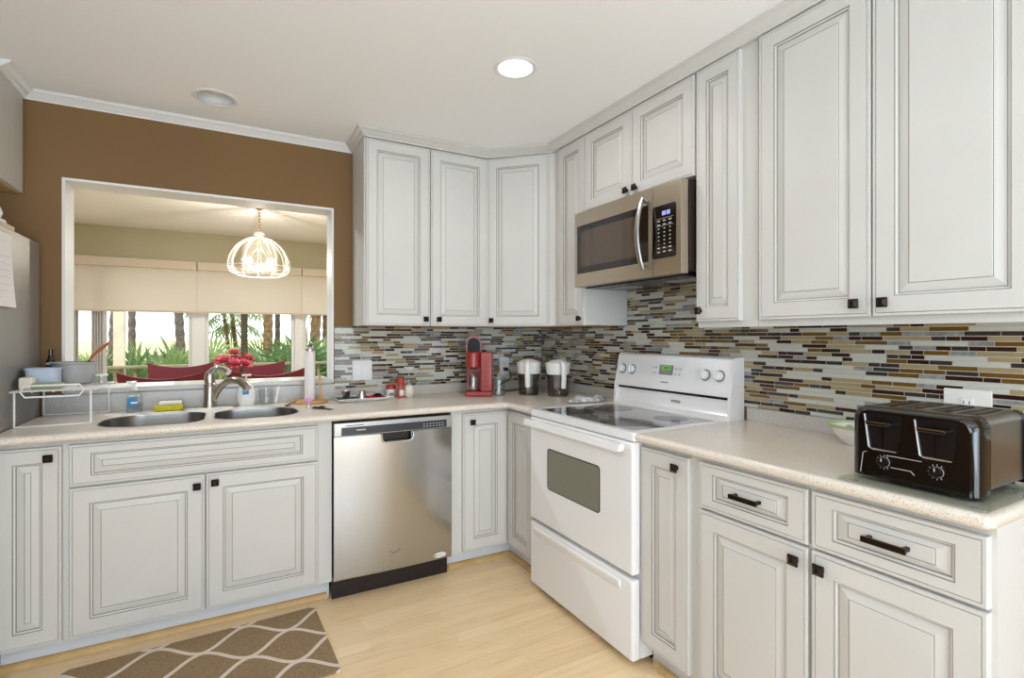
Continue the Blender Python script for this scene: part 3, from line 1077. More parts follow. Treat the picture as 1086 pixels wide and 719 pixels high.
mb = MB()
mb.box(0.004, WD - 0.004, 0.045, 0.06, 0.0, 0.108)
mb.build('kick_plate', 'darkbrown', t, smooth=0)

# stove: local x runs towards the camera, front faces -X
t = thing('stove', 'white freestanding electric range with ceramic glass cooktop', 'stove', (1.345, 2.248, 0), KR)
SW = 0.760
MB().box(0.006, SW - 0.006, 0.045, 0.615, 0.03, 0.868, 0, 0.003).build('body', 'enamel', t)
for xf in (0.03, SW - 0.07):
    for yf in (0.12, 0.52):
        MB().box(xf, xf + 0.04, yf, yf + 0.04, 0, 0.031).build('foot', 'black', t, smooth=0)
od = MB().box(0.002, SW - 0.002, 0.0, 0.045, 0.357, 0.866, 0, 0.01, 3).build('oven_door', 'enamel', t)
wp = rrect(0.168, 0.56, 0.542, 0.731, 0.016, 6)
mxw = Matrix(((1, 0, 0, 0), (0, 0, -1, 0.0), (0, 1, 0, 0), (0, 0, 0, 1)))
MB().prism(rrect(0.164, 0.564, 0.538, 0.735, 0.019, 6), -0.002, 0.0012, mx=mxw).build('window_frame', 'black', od)
MB().prism(wp, -0.002, 0.0022, mx=mxw).build('oven_window', 'ovenglass', od)
mb = MB()
prof = [(-0.014, -0.048), (0.012, -0.042), (0.014, -0.03), (0.006, -0.016), (-0.012, -0.02)]
hp = []
x0h, x1h = 0.016, SW - 0.03
v = []
for x in (x0h, x1h):
    v += [(x, y, 0.846 + z) for z, y in prof]
n5 = len(prof)
mb.add(v, [tuple((q, (q + 1) % n5, n5 + (q + 1) % n5, n5 + q)) for q in range(n5)] + [tuple(range(n5))[::-1], tuple(range(n5, 2 * n5))])
for q in (0.06, SW - 0.085):
    mb.box(q, q + 0.03, -0.03, 0.002, 0.836, 0.856, 0, 0.003)
mb.build('door_handle', 'enamel', od)
dr = MB().box(0.002, SW - 0.002, 0.0, 0.045, 0.028, 0.340, 0, 0.012, 3).build('storage_drawer', 'enamel', t)
mb = MB()
v = []
for x in (0.05, SW - 0.07):
    v += [(x, 0.0, 0.324), (x, -0.009, 0.316), (x, -0.010, 0.306), (x, 0.0, 0.278)]
mb.add(v, [(0, 1, 5, 4), (1, 2, 6, 5), (2, 3, 7, 6), (0, 3, 2, 1), (4, 5, 6, 7)])
mb.build('drawer_grip', 'enamel', dr)
mb = MB()
mb.prism(rrect(-0.002, SW + 0.002, 0.004, 0.60, 0.012, 4), 0.872, 0.905, [rrect(0.035, SW - 0.035, 0.032, 0.52, 0.01, 4)])
mb.box(0.01, SW - 0.01, 0.02, 0.57, 0.866, 0.874)
ck = mb.build('cooktop_frame', 'enamel', t)
MB().box(0.033, SW - 0.033, 0.030, 0.522, 0.885, 0.9035).build('cooktop_glass', 'cooktop', ck, smooth=0)
for bx_, by_, br_ in ((0.205, 0.157, 0.075), (0.195, 0.385, 0.092), (0.555, 0.165, 0.1), (0.57, 0.395, 0.075)):
    MB().lathe([(0, 0), (br_, 0), (br_, 0.0006), (0, 0.0006)], 48, (bx_, by_, 0.9035)).build('burner', 'burner', ck, smooth=0)
MB().box(0.36, 0.41, 0.05, 0.062, 0.9035, 0.904).build('cooktop_mark', 'black', ck, smooth=0)
# backguard
bgd = MB()
def yprof(z):
    return 0
side = [(0.50, 0.902), (0.535, 0.906), (0.560, 0.922), (0.570, 0.95), (0.572, 0.990), (0.585, 0.992), (0.585, 1.002), (0.556, 1.004), (0.556, 1.014), (0.588, 1.168), (0.596, 1.176), (0.64, 1.176), (0.642, 0.872), (0.50, 0.872)]
xa, xb = 0.012, SW - 0.012
v = [(xa, y, z) for y, z in side] + [(xb, y, z) for y, z in side]
ns = len(side)
bgd.add(v, [(q, (q + 1) % ns, ns + (q + 1) % ns, ns + q) for q in range(ns)] + [tuple(range(ns))[::-1], tuple(range(ns, 2 * ns))])
side2 = [(0.545, 0.902), (0.552, 1.010), (0.586, 1.172), (0.594, 1.178), (0.642, 1.178), (0.642, 0.872), (0.545, 0.872)]
for (p, q) in ((0.0, 0.014), (SW - 0.014, SW)):
    v = [(p, y, z) for y, z in side2] + [(q, y, z) for y, z in side2]
    k7 = len(side2)
    bgd.add(v, [(i, (i + 1) % k7, k7 + (i + 1) % k7, k7 + i) for i in range(k7)] + [tuple(range(k7))[::-1], tuple(range(k7, 2 * k7))])
bg = bgd.build('backguard', 'enamel', t, smooth=25)
MB().box(0.015, SW - 0.015, 0.57, 0.586, 0.991, 1.003).build('vent_slot', 'black', bg, smooth=0)
th = math.atan2(0.588 - 0.556, 1.168 - 1.014)
def onbg(x, z):       # frame on the slanted face; local z along outward normal
    y = 0.556 + (z - 1.014) * math.tan(th)
    return Matrix.Translation((x, y, z)) @ Matrix.Rotation(-th, 4, 'X') @ Matrix.Rotation(R(90), 4, 'X')
for xk in (0.048, 0.123, 0.610, 0.688):
    mx = onbg(xk, 1.094)
    kb = MB()
    kb.lathe([(0, 0), (0.027, 0), (0.026, 0.003), (0, 0.003)], 28, mx=mx)
    ring = kb.build('knob_dial', 'dial', bg)
    kb = MB()
    kb.lathe([(0.0, 0.001), (0.0225, 0.001), (0.021, 0.02), (0.018, 0.023), (0, 0.023)], 28, mx=mx)
    kb.box(-0.004, 0.004, -0.019, 0.019, 0.02, 0.028, 0, 0.002, mx=mx)
    kb.build('control_knob', 'enamel', ring)
mx = onbg(0.372, 1.100)
MB().box(-0.108, 0.108, -0.036, 0.034, 0, 0.0012, mx=mx).build('control_panel', 'offwhite', bg, smooth=0)
MB().box(-0.05, 0.042, -0.022, 0.028, 0.001, 0.0022, mx=mx).build('display_panel', 'grey_print', bg, smooth=0)
MB().box(-0.032, 0.022, 0.002, 0.024, 0.002, 0.0032, mx=mx).build('clock_display', 'lcd_g', bg, smooth=0)
mb = MB()
for i in range(3):
    mb.box(-0.018 + i * 0.012, -0.011 + i * 0.012, 0.008, 0.018, 0.003, 0.0036, mx=mx)
mb.build('clock_digits', 'black', bg, smooth=0)
for gx in (-0.092, -0.072, 0.06, 0.085):
    for gz in (-0.016, 0.012):
        MB().box(gx - 0.004, gx + 0.004, gz - 0.003, gz + 0.003, 0.001, 0.002, mx=mx).build('button', 'grey_print', bg, smooth=0)
MB().box(-0.03, 0.02, -0.062, -0.056, 0.0, 0.001, mx=mx).build('brand_mark', 'grey_print', bg, smooth=0)
mb = MB()
for i in range(5):
    for j in range(2):
        mb.box(0.405 + i * 0.012, 0.414 + i * 0.012, 0.5685, 0.5725, 0.940 + j * 0.011, 0.949 + j * 0.011)
mb.build('rating_mark', 'grey_print', bg, smooth=0)

# microwave
t = thing('microwave', 'stainless over-the-range microwave below the short wall cabinet', 'microwave', (1.618, 2.238, 1.53), KR)
MW, MH = 0.737, 0.39
MB().box(0.004, MW, 0.045, 0.365, 0.012, MH, 0, 0.003).build('body', 'darkbrown', t)
mdoor = MB()
mdoor.box(0, 0.571, 0, 0.044, 0, MH, 0, 0.004)
md = mdoor.build('door', 'steel_warm', t)
cpn = MB().box(0.573, MW - 0.004, 0, 0.044, 0, MH, 0, 0.004).build('control_side', 'steel_warm', t)
MB().box(0.022, 0.548, -0.0015, 0.004, 0.068, 0.318, 0, 0.001, 1).build('window_frame', 'blackgloss', md)
MB().box(0.056, 0.495, -0.0025, 0.002, 0.10, 0.286).build('window', 'mwglass', md, smooth=0)
hp = [(0.536, -0.002, 0.335), (0.536, -0.026, 0.343)] + [(0.536, -0.028 - 0.030 * math.sin(PI * i / 12), 0.343 - 0.305 * i / 12) for i in range(1, 12)] + [(0.536, -0.026, 0.038), (0.536, -0.002, 0.046)]
MB().tube(hp, 0.0115, 10, flat=0.8).build('handle', 'steel', md)
MB().prism(rrect(0.574, 0.708, 0.073, 0.298, 0.012, 5), -0.004, 0.0025, mx=mxw).build('keypad', 'blackgloss', cpn)
mb = MB()
for r2_ in range(9):
    for c2_ in range(3):
        zc = 0.232 - r2_ * 0.0165
        xc = 0.612 + c2_ * 0.032
        wq = 0.008 if r2_ in (0, 1, 7, 8) else 0.0035
        mb.box(xc - wq, xc + wq, -0.0035, -0.0024, zc - 0.0022, zc + 0.0022, 1 if (r2_, c2_) == (6, 0) else 0)
for zq in (0.241, 0.209):
    mb.box(0.598, 0.694, -0.0032, -0.0024, zq, zq + 0.001)
mb.build('key_marks', ['light_print', 'red_print'], cpn, smooth=0)
mb = MB()
for i, xx in enumerate((0.632, 0.643, 0.657, 0.668)):
    mb.box(xx, xx + 0.008, -0.0036, -0.0024, 0.254, 0.272)
mb.build('clock_digits', 'lcd_b', cpn, smooth=0)
mb = MB()
mb.box(0.03, MW - 0.03, 0.05, 0.34, -0.006, 0.012, 0)
mb.box(0.09, 0.26, 0.15, 0.24, -0.010, -0.004, 1)
mb.box(0.5, 0.67, 0.15, 0.24, -0.010, -0.004, 1)
mb.build('underside_vent', ['black', 'greyplastic'], t, smooth=0)

# fridge
t = thing('fridge', 'grey pebble-textured fridge at the left edge beside the counter', 'fridge', (-1.522, 2.36, 0))
MB().box(0, 0.765, 0.05, 0.775, 0.02, 1.700, 0, 0.006).build('body', 'fridge', t)
MB().box(0.0, 0.765, 0.0, 0.048, 0.06, 1.18, 0, 0.012).build('door', 'fridge', t)
MB().box(0.0, 0.765, 0.0, 0.048, 1.19, 1.675, 0, 0.012).build('freezer_door', 'fridge', t)
MB().box(0.02, 0.745, 0.08, 0.66, 0, 0.022).build('base', 'black', t, smooth=0)
MB().tube([(0.70, 0, 0.55), (0.70, -0.05, 0.57), (0.70, -0.05, 1.12), (0.70, 0, 1.14)], 0.012, 10).build('handle', 'fridge', t)
# sheet of paper on its side and things on top
mb = MB()
v, f = [], []
for i in range(13):
    fz = i / 12
    bulge = 0.004 + 0.012 * (1 - fz) ** 2
    for j in range(5):
        fy = j / 4
        v.append((-0.755 + bulge * (0.6 + 0.4 * fy), 2.52 + 0.245 * fy - 0.01 * fz * fy, 1.385 + 0.285 * fz))
for i in range(12):
    for j in range(4):
        a = i * 5 + j
        f.append((a, a + 1, a + 6, a + 5))
mb.add(v, f)
mb.add([(p[0] - 0.0012, p[1], p[2]) for p in v], [q[::-1] for q in f])
for k in range(7):
    zl = 1.42 + k * 0.026
    mb.box(-0.7452, -0.7445, 2.55, 2.72, zl, zl + 0.0012, 1)
tag(mb.build('paper_sheet', ['paper', 'light_print']), 'white sheet of paper hanging on the fridge side', 'paper')
tag(MB().box(-1.06, -0.772, 2.56, 2.87, 1.701, 1.724, 0, 0.004).build('flat_board', 'tan'), 'flat tan board lying on top of the fridge', 'board')
t = thing('plastic_tray', 'white plastic tray with a loop handle on the tan board above the fridge', 'tray', (-0.865, 2.70, 1.7245))
MB().box(-0.13, 0.075, -0.13, 0.15, 0, 0.022, 0, 0.008).build('body', 'offwhite', t)
MB().tube([(0.058, 0.085 * math.cos(2 * PI * i / 20) + 0.045, 0.046 + 0.026 * math.sin(2 * PI * i / 20)) for i in range(20)], 0.009, 8, closed=True).build('loop_handle', 'offwhite', t)

# ------------------------------------------------------------------ lights in the ceiling
t = thing('recessed_light', 'lit round recessed ceiling light', 'ceiling light', (CAN[0][0], CAN[0][1], CEIL))
MB().lathe([(0.070, 0.01), (0.072, -0.001), (0.088, -0.004), (0.093, -0.001), (0.093, 0.0)], 48).build('trim_ring', 'crownw', t)
MB().lathe([(0, -0.001), (0.0715, -0.001), (0.0715, 0.006), (0, 0.006)], 48).build('lens', 'lamp_on', t)
t = thing('recessed_light', 'unlit round recessed ceiling light above the pass-through', 'ceiling light', (CAN[1][0], CAN[1][1], CEIL))
MB().lathe([(0.083, 0.012), (0.078, -0.002), (0.094, -0.005), (0.1, -0.001), (0.1, 0.0)], 48).build('trim_ring', 'crownw', t)
MB().lathe([(0.0845, 0.0), (0.078, 0.06), (0.07, 0.10), (0, 0.10)], 48).build('baffle', 'crownw', t)
MB().lathe([(0.0, 0.03), (0.03, 0.034), (0.05, 0.05), (0.052, 0.06), (0.035, 0.098), (0, 0.098)], 32).build('bulb', 'offwhite', t)
# ------------------------------------------------------------------ wall plates
def plate(label, cat, origin, rz, w, h, kind):
    # local: face towards -y, centred at origin
    t = thing('wall_outlet' if kind == 'outlet' else 'light_switch', label, cat, origin, rz)
    MB().box(-w / 2, w / 2, -0.006, 0, -h / 2, h / 2, 0, 0.002).build('cover_plate', 'offwhite', t)
    if kind == 'switch':
        for q in (-1, 1):
            MB().box(q * 0.0235 - 0.0165, q * 0.0235 + 0.0165, -0.009, -0.005, -0.033, 0.033, 0, 0.0015).build('rocker', 'enamel', t)
    elif kind == 'outlet':
        MB().box(-0.0165, 0.0165, -0.008, -0.005, -0.033, 0.033, 0, 0.0015).build('receptacle', 'enamel', t)
        mb = MB()
        for q in (-1, 1):
            mb.box(-0.008, -0.006, -0.0086, -0.0076, q * 0.018 - 0.004, q * 0.018 + 0.006)
            mb.box(0.006, 0.008, -0.0086, -0.0076, q * 0.018 - 0.004, q * 0.018 + 0.006)
            mb.box(-0.002, 0.002, -0.0086, -0.0076, q * 0.018 - 0.011, q * 0.018 - 0.007)
        mb.build('slots', 'black', t, smooth=0)
    return t
plate('white double rocker switch plate on the tile beside the pass-through', 'switch', (0.712, BW - 0.0062, 1.066), 0, 0.118, 0.118, 'switch')
plate('white wall outlet behind the coffee maker with a black plug in it', 'outlet', (1.682, BW - 0.0062, 1.066), 0, 0.072, 0.118, 'outlet')
plate('white wall outlet behind the right-hand water pitcher', 'outlet', (RW - 0.0062, 2.885, 1.066), KR, 0.072, 0.118, 'outlet')
t = plate('white wall outlet on the tile behind the toaster', 'outlet', (RW - 0.0062, 0.708, 1.05), KR, 0.118, 0.118, 'outlet')

# ------------------------------------------------------------------ far room: shades, pendant, table, chairs
for nm, a, b, lab in (('roller_shade', -1.50, -0.288, 'beige roller shade over the left dining-room window'),
                      ('roller_shade', -0.282, 0.762, 'beige roller shade over the middle dining-room window'),
                      ('roller_shade', 0.768, 1.80, 'beige roller shade over the right dining-room window')):
    t = thing(nm, lab, 'window shade', ((a + b) / 2, FAR - 0.13, 1.52))
    h = (b - a) / 2
    MB().box(-h, h, -0.002, 0.002, 0.012, 0.50).build('fabric', 'shade', t, smooth=0)
    MB().box(-h, h, -0.006, 0.006, 0, 0.018, 0, 0.003).build('hem_bar', 'valance', t)
    mb = MB()
    mb.box(-h + 0.001, h - 0.001, -0.03, 0.128, 0.46, 0.548, 0, 0.003)
    mb.build('valance', 'valance', t)
t = thing('vertical_blind', 'gathered grey vertical blind at the left end of the dining-room window', 'blind', (-1.28, FAR - 0.035, 0.02))
for i in range(6):
    xx = -0.14 + i * 0.022
    MB().box(-0.004, 0.004, -0.03, 0.03, 0.0, 1.95).build('vane', 'vane', t, loc=(xx, 0, 0), rot=(0, 0, R(25)), smooth=0)
for i in range(5):
    xx = 0.10 + i * 0.022
    MB().box(-0.004, 0.004, -0.03, 0.03, 0.0, 1.95).build('vane', 'vane', t, loc=(xx, 0, 0), rot=(0, 0, R(-20)), smooth=0)
MB().box(-0.16, 0.22, -0.03, 0.03, 1.94, 1.97).build('head_rail', 'crownw', t)

PX, PY = 0.245, 5.01
t = thing('pendant_lamp', 'glass dome pendant lamp hanging on a chain in the dining room', 'pendant lamp', (PX, PY, CEIL))
MB().lathe([(0, -0.03), (0.02, -0.028), (0.055, -0.012), (0.06, 0.0), (0, 0)], 28).build('ceiling_rose', 'brass', t)
mb = MB()
for i in range(7):
    zc = -0.045 - i * 0.026
    pl = [(0.0095 * math.cos(2 * PI * q / 12), 0.0, 0.018 * math.sin(2 * PI * q / 12)) for q in range(12)]
    mx = Matrix.Translation((0, 0, zc)) @ Matrix.Rotation(R(90 * (i % 2)), 4, 'Z')
    mb.tube(pl, 0.003, 6, closed=True, mx=mx)
mb.build('chain', 'brass', t)
MB().lathe([(0, -0.222), (0.02, -0.222), (0.042, -0.235), (0.044, -0.248), (0.026, -0.262), (0.03, -0.275), (0, -0.275)], 24).build('cap', 'offwhite', t)
def domer(a):
    return 0.242 * math.sin(a), -0.268 - 0.262 * (1 - math.cos(a))
prof = [domer(R(q)) for q in range(6, 91, 7)]
prof += [(0.240, -0.545), (0.228, -0.572), (0.202, -0.594), (0.17, -0.606)]
N = 48
v, f = [], []
for i in range(N):
    a = 2 * PI * i / N
    fl_ = 1 - 0.018 * (i % 4 == 0)
    for k, (r, z) in enumerate(prof):
        zz_ = z + (0.012 * abs(math.sin(a * 6)) if k >= len(prof) - 2 else 0)
        v.append((r * fl_ * math.cos(a), r * fl_ * math.sin(a), zz_))
kk = len(prof)
for i in range(N):
    for q in range(kk - 1):
        f.append((i * kk + q, ((i + 1) % N) * kk + q, ((i + 1) % N) * kk + q + 1, i * kk + q + 1))
dome = MB().add(v, f).build('glass_dome', 'crystal', t)
mb = MB()
for i in range(12):
    a = 2 * PI * i / 12
    mb.tube([((r + 0.002) * math.cos(a), (r + 0.002) * math.sin(a), z) for r, z in prof], 0.0028, 6)
mb.tube([(0.244 * math.cos(2 * PI * i / 48), 0.244 * math.sin(2 * PI * i / 48), -0.53) for i in range(48)], 0.003, 6, closed=True)
mb.tube([(0.17 * math.cos(2 * PI * i / 48), 0.17 * math.sin(2 * PI * i / 48), -0.604) for i in range(48)], 0.004, 6, closed=True)
mb.build('ribs', 'offwhite', dome)
MB().cyl((0, 0, -0.36), 0.02, 0.09).build('socket_column', 'brass', t)
for i in range(4):
    a = R(45 + 90 * i)
    c_ = (0.11 * math.cos(a), 0.11 * math.sin(a))
    arm = MB().tube([(0, 0, -0.34), (c_[0] * 0.6, c_[1] * 0.6, -0.40), (c_[0], c_[1], -0.44)], 0.007, 8)
    arm.cyl((c_[0], c_[1], -0.455), 0.013, 0.03)
    ar = arm.build('lamp_arm', 'brass', t)
    MB().lathe([(0, -0.535), (0.012, -0.525), (0.021, -0.50), (0.02, -0.475), (0.012, -0.455), (0, -0.455)], 16, (c_[0], c_[1], 0)).build('bulb', 'frost', ar)
lamp('pendant_bulb_light', 'POINT', (PX, PY, CEIL - 0.47), (0, 0, 0), 19, radius=0.012, color=(1, 0.97, 0.93))

t = thing('dining_table', 'dark rectangular dining table in the room beyond the pass-through', 'table', (-0.06, 4.95, 0))
MB().box(-0.72, 0.72, -0.44, 0.44, 0.725, 0.76, 0, 0.01, 3).build('tabletop', 'darkwood', t)
MB().box(-0.62, 0.62, -0.35, 0.35, 0.65, 0.725).build('apron', 'darkwood', t, smooth=0)
for q in (-1, 1):
    for w in (-1, 1):
        MB().tube([(q * 0.58, w * 0.31, 0.66), (q * 0.6, w * 0.33, 0)], [0.035, 0.025], 10).build('leg', 'darkwood', t)

def make_chair(label):
    t = thing('dining_chair', label, 'chair', (0, 0, 0), 0, 'burgundy dining chairs around the table')
    w = 0.24
    MB().box(-w, w, -0.25, 0.25, 0.41, 0.48, 0, 0.03, 3).build('seat', 'burgundy', t)
    mb = MB()
    nx_, nz_ = 16, 10
    fr_, bk_ = [], []
    for k in range(nz_ + 1):
        for i in range(nx_ + 1):
            s_ = 2 * i / nx_ - 1
            top = 0.980 + 0.048 * abs(s_) ** 2.0
            z = 0.50 + (top - 0.50) * k / nz_
            y = -0.25 - 0.10 * (z - 0.5) + 0.05 * s_ * s_
            xw = s_ * (w - 0.01 + 0.03 * k / nz_)
            fr_.append((xw, y + 0.022, z))
            bk_.append((xw, y - 0.022, z))
    n1 = (nx_ + 1) * (nz_ + 1)
    f = []
    for k in range(nz_):
        for i in range(nx_):
            a = k * (nx_ + 1) + i
            f.append((a, a + 1, a + nx_ + 2, a + nx_ + 1))
            f.append((n1 + a + nx_ + 1, n1 + a + nx_ + 2, n1 + a + 1, n1 + a))
    ring = [i for i in range(nx_ + 1)] + [k * (nx_ + 1) + nx_ for k in range(1, nz_ + 1)] + [nz_ * (nx_ + 1) + i for i in range(nx_ - 1, -1, -1)] + [k * (nx_ + 1) for k in range(nz_ - 1, 0, -1)]
    for q in range(len(ring)):
        a, b = ring[q], ring[(q + 1) % len(ring)]
        f.append((b, a, n1 + a, n1 + b))
    mb.add(fr_ + bk_, f)
    mb.build('backrest', 'burgundy', t, smooth=50)
    for sx_ in (-1, 1):
        MB().tube([(sx_ * 0.23, 0.21, 0.42), (sx_ * 0.23, 0.22, 0)], [0.022, 0.016], 8).build('leg', 'darkwood', t)
        MB().tube([(sx_ * 0.23, -0.21, 0.52), (sx_ * 0.23, -0.23, 0.3), (sx_ * 0.235, -0.29, 0)], [0.022, 0.022, 0.016], 8).build('leg', 'darkwood', t)
    return t
ch0 = make_chair('burgundy dining chair, near side of the table, left of the faucet')
CH = [(ch0, -0.36, 4.50, -5), (None, 0.245, 4.50, 4), (None, -0.37, 5.42, 180), (None, 0.25, 5.42, 180)]
LB = ['', 'burgundy dining chair, near side of the table, right of the faucet', 'burgundy dining chair, far side of the table, on the left',
      'burgundy dining chair, far side of the table, behind the flowers']
for (o, x, y, a), lb in zip(CH, LB):
    o = o or copy_tree(ch0)
    o.location = (x, y, 0)
    o.rotation_euler = (0, 0, R(a))
    if lb:
        o['label'] = lb

# flowers in a vase on the dining table
t = thing('flower_vase', 'pink artificial flowers in a vase on the dining table', 'flowers', (0.05, 4.85, 0.7605))
MB().lathe([(0, 0), (0.05, 0), (0.065, 0.05), (0.05, 0.12), (0.04, 0.15), (0.046, 0.16), (0.036, 0.155), (0.03, 0.10), (0, 0.10)], 24).build('vase', 'offwhite', t)
rnd = random.Random(3)
for k in range(9):
    if k == 0:
        c = Vector((0, 0, 0.36))
    else:
        a = 2 * PI * k / 8
        c = Vector((0.10 * math.cos(a), 0.09 * math.sin(a), 0.275 + 0.05 * rnd.random()))
    up = (c - Vector((0, 0, 0.12))).normalized()
    mxk = Matrix.Translation(c) @ up.to_track_quat('Z', 'Y').to_matrix().to_4x4()
    mb = MB()
    for ringi, (npet, tilt, ln_) in enumerate(((10, 14, 0.078), (9, 40, 0.068), (7, 66, 0.052))):
        for i in range(npet):
            mp = mxk @ Matrix.Rotation(2 * PI * (i + 0.5 * ringi) / npet, 4, 'Z') @ Matrix.Rotation(-R(tilt), 4, 'Y')
            mb.add([(0, 0, 0), (ln_ * 0.5, -0.02, 0.006), (ln_, 0, 0.0), (ln_ * 0.5, 0.02, 0.006), (ln_ * 0.5, 0, -0.004)], [(0, 1, 4), (1, 2, 4), (2, 3, 4), (3, 0, 4)], mx=mp)
    b = mb.build('blossom', 'petal', t, smooth=0)
    MB().tube([c, (c.x * 0.5, c.y * 0.5, 0.20), (0, 0, 0.12)], 0.003, 6).build('stem', 'leafdark', b)

# ------------------------------------------------------------------ outside
gm = MB().add([(-120, FAR + 0.3, -0.75), (120, FAR + 0.3, -0.75), (120, 34, -0.75), (-120, 34, -0.75)], [(0, 1, 2, 3)])
struct('ground', gm, 'yard', 0)
gm = MB().add([(-200, 34, -0.7), (200, 34, -0.7), (200, 300, -0.7), (-200, 300, -0.7)], [(0, 1, 2, 3)])
struct('marsh', gm, 'marsh', 0)
struct('deck', MB().box(-6, 6, FAR + 0.16, 8.75, -0.16, -0.06), 'deckwood', 0)
t = thing('deck_railing', 'weathered wooden deck railing outside the windows', 'railing', (0, 8.5, -0.06))
MB().box(-5, 5, -0.07, 0.07, 0.90, 0.935, 0, 0.004).build('top_rail', 'deckwood', t)
MB().box(-5, 5, -0.02, 0.02, 0.12, 0.16).build('bottom_rail', 'deckwood', t, smooth=0)
for i in range(60):
    MB().box(-0.018, 0.018, -0.018, 0.018, 0.0, 0.90).build('baluster', 'deckwood', t, loc=(-4.9 + i * 0.166, 0, 0), smooth=0)
t = thing('deck_post', 'pale wooden deck post with a diagonal brace outside the left window', 'post', (-1.27, 8.62, -0.06))
MB().box(-0.06, 0.06, -0.06, 0.06, 0, 3.0, 0, 0.004).build('post', 'postpale', t)
MB().tube([(-0.0, 0, 1.72), (0.55, 0, 2.9)], 0.035, 4).build('brace', 'postpale', t)
tag(MB().box(0.175, 0.265, 8.58, 8.66, -0.06, 3.0, 0, 0.004).build('deck_post', 'postdark'), 'dark wooden deck post outside the middle window', 'post')

def fan_leaf(mb, base, dirv, stem, size, nbl, rnd, droop=0.25, mi=0):
    d = Vector(dirv).normalized()
    side = d.cross(Vector((0, 0, 1)))
    side = side.normalized() if side.length > 1e-3 else Vector((1, 0, 0))
    up = side.cross(d).normalized()
    b = Vector(base)
    hub = b + d * stem
    s_ = max(0.006, size * 0.012)
    mb.add([b - side * s_, b + side * s_, hub + side * s_, hub - side * s_], [(0, 1, 2, 3)], mi)
    tilt = rnd.uniform(-0.5, 0.5)
    for i in range(nbl):
        a = -1.9 + 3.8 * i / (nbl - 1)
        q = d * math.cos(a) + (side * math.cos(tilt) + up * math.sin(tilt)) * math.sin(a)
        L = size * (0.75 + 0.25 * math.cos(a * 0.8)) * rnd.uniform(0.9, 1.05)
        wv = d.cross(q)
        nrm = up
        p = q.cross(nrm).normalized() * size * 0.045
        mid = hub + q * L * 0.55 - Vector((0, 0, droop * L * 0.15))
        tip = hub + q * L - Vector((0, 0, droop * L * 0.7))
        mb.add([hub, mid + p, tip, mid - p], [(0, 1, 2, 3)], mi)

def make_palmetto(seed, h, nleaf, matname):
    rnd = random.Random(seed)
    t = thing('palmetto', 'fan-leaved green palmetto bush beyond the deck railing', 'palmetto', (0, 0, 0), 0, 'palmettos beyond the deck')
    mb = MB()
    for i in range(nleaf):
        az = rnd.uniform(0, 2 * PI)
        el = rnd.uniform(0.35, 1.35)
        d = (math.cos(az) * math.cos(el), math.sin(az) * math.cos(el), math.sin(el))
        fan_leaf(mb, (rnd.uniform(-0.12, 0.12), rnd.uniform(-0.12, 0.12), 0.12), d, h * rnd.uniform(0.45, 0.75), h * rnd.uniform(0.36, 0.46), 17, rnd)
    mb.build('foliage', matname, t, smooth=0, recalc=False)
    MB().lathe([(0, 0), (0.12, 0), (0.14, 0.15), (0.08, 0.3), (0, 0.32)], 12).build('stump', 'trunkb', t)
    return t
pal = [make_palmetto(1, 1.6, 30, 'palmetto'), make_palmetto(2, 1.75, 32, 'palmetto'), make_palmetto(5, 1.65, 28, 'palmleaf')]
rnd = random.Random(11)
spots = []
for i in range(15):
    spots.append((-3.2 + i * 0.48 + rnd.uniform(-0.15, 0.15), 10.6 + rnd.uniform(-0.4, 0.9), rnd.uniform(0.85, 1.1)))
for i in range(12):
    spots.append((-4.2 + i * 0.75 + rnd.uniform(-0.2, 0.2), 13.2 + rnd.uniform(-0.6, 1.2), rnd.uniform(0.9, 1.15)))
spots += [(0.95, 10.3, 1.1), (1.35, 10.7, 1.15), (0.5, 10.9, 1.0)]
for i, (x, y, s_) in enumerate(spots):
    o = pal[i] if i < 3 else copy_tree(pal[i % 3])
    o.location = (x, y, -0.75)
    o.rotation_euler = (0, 0, rnd.uniform(0, 6.28))
    o.scale = (s_, s_, s_)
t = thing('bright_shrub', 'small bright yellow-green leafy shrub beyond the railing', 'shrub', (0.62, 9.6, -0.75))
mb = MB()
rnd = random.Random(4)
for i in range(22):
    az, el = rnd.uniform(0, 6.28), rnd.uniform(0.6, 1.45)
    d = Vector((math.cos(az) * math.cos(el), math.sin(az) * math.cos(el), math.sin(el)))
    s_ = d.cross(Vector((0, 0, 1))).normalized() * 0.055
    b = d * 0.95
    mb.add([b, b + d * 0.2 + s_, b + d * 0.48, b + d * 0.2 - s_], [(0, 1, 2, 3)])
    mb.add([Vector((0, 0, 0)), b + s_ * 0.1, b - s_ * 0.1], [(0, 1, 2)])
mb.build('foliage', 'brightleaf', t, smooth=0, recalc=False)

def make_palm(label, x, y, h, r, tm, crown=True, lean=(0, 0), seed=1, low=False):
    rnd = random.Random(seed)
    t = thing('palm_tree', label, 'palm tree', (x, y, -0.75))
    pts, rs = [], []
    n = int(h / 0.12)
    for i in range(n + 1):
        f = i / n
        pts.append((lean[0] * f * f, lean[1] * f * f, h * f))
        rs.append(r * (1.15 - 0.25 * f) * (1.0 + (0.10 if i % 2 else -0.06)))
    MB().tube(pts, rs, 10).build('trunk', tm, t)
    if crown:
        mb = MB()
        top = Vector(pts[-1])
        for i in range(26):
            az = rnd.uniform(0, 2 * PI)
            el = rnd.uniform(-0.7, 1.2)
            d = (math.cos(az) * math.cos(el), math.sin(az) * math.cos(el), math.sin(el))
            fan_leaf(mb, top, d, rnd.uniform(0.5, 0.9), rnd.uniform(0.5, 0.75), 15, rnd, 0.6)
        mb.build('crown', 'palmleaf', t, smooth=0, recalc=False)
    return t
make_palm('thin grey palm trunk just right of the pale deck post', -1.71, 13.0, 6.5, 0.06, 'trunk', seed=2)
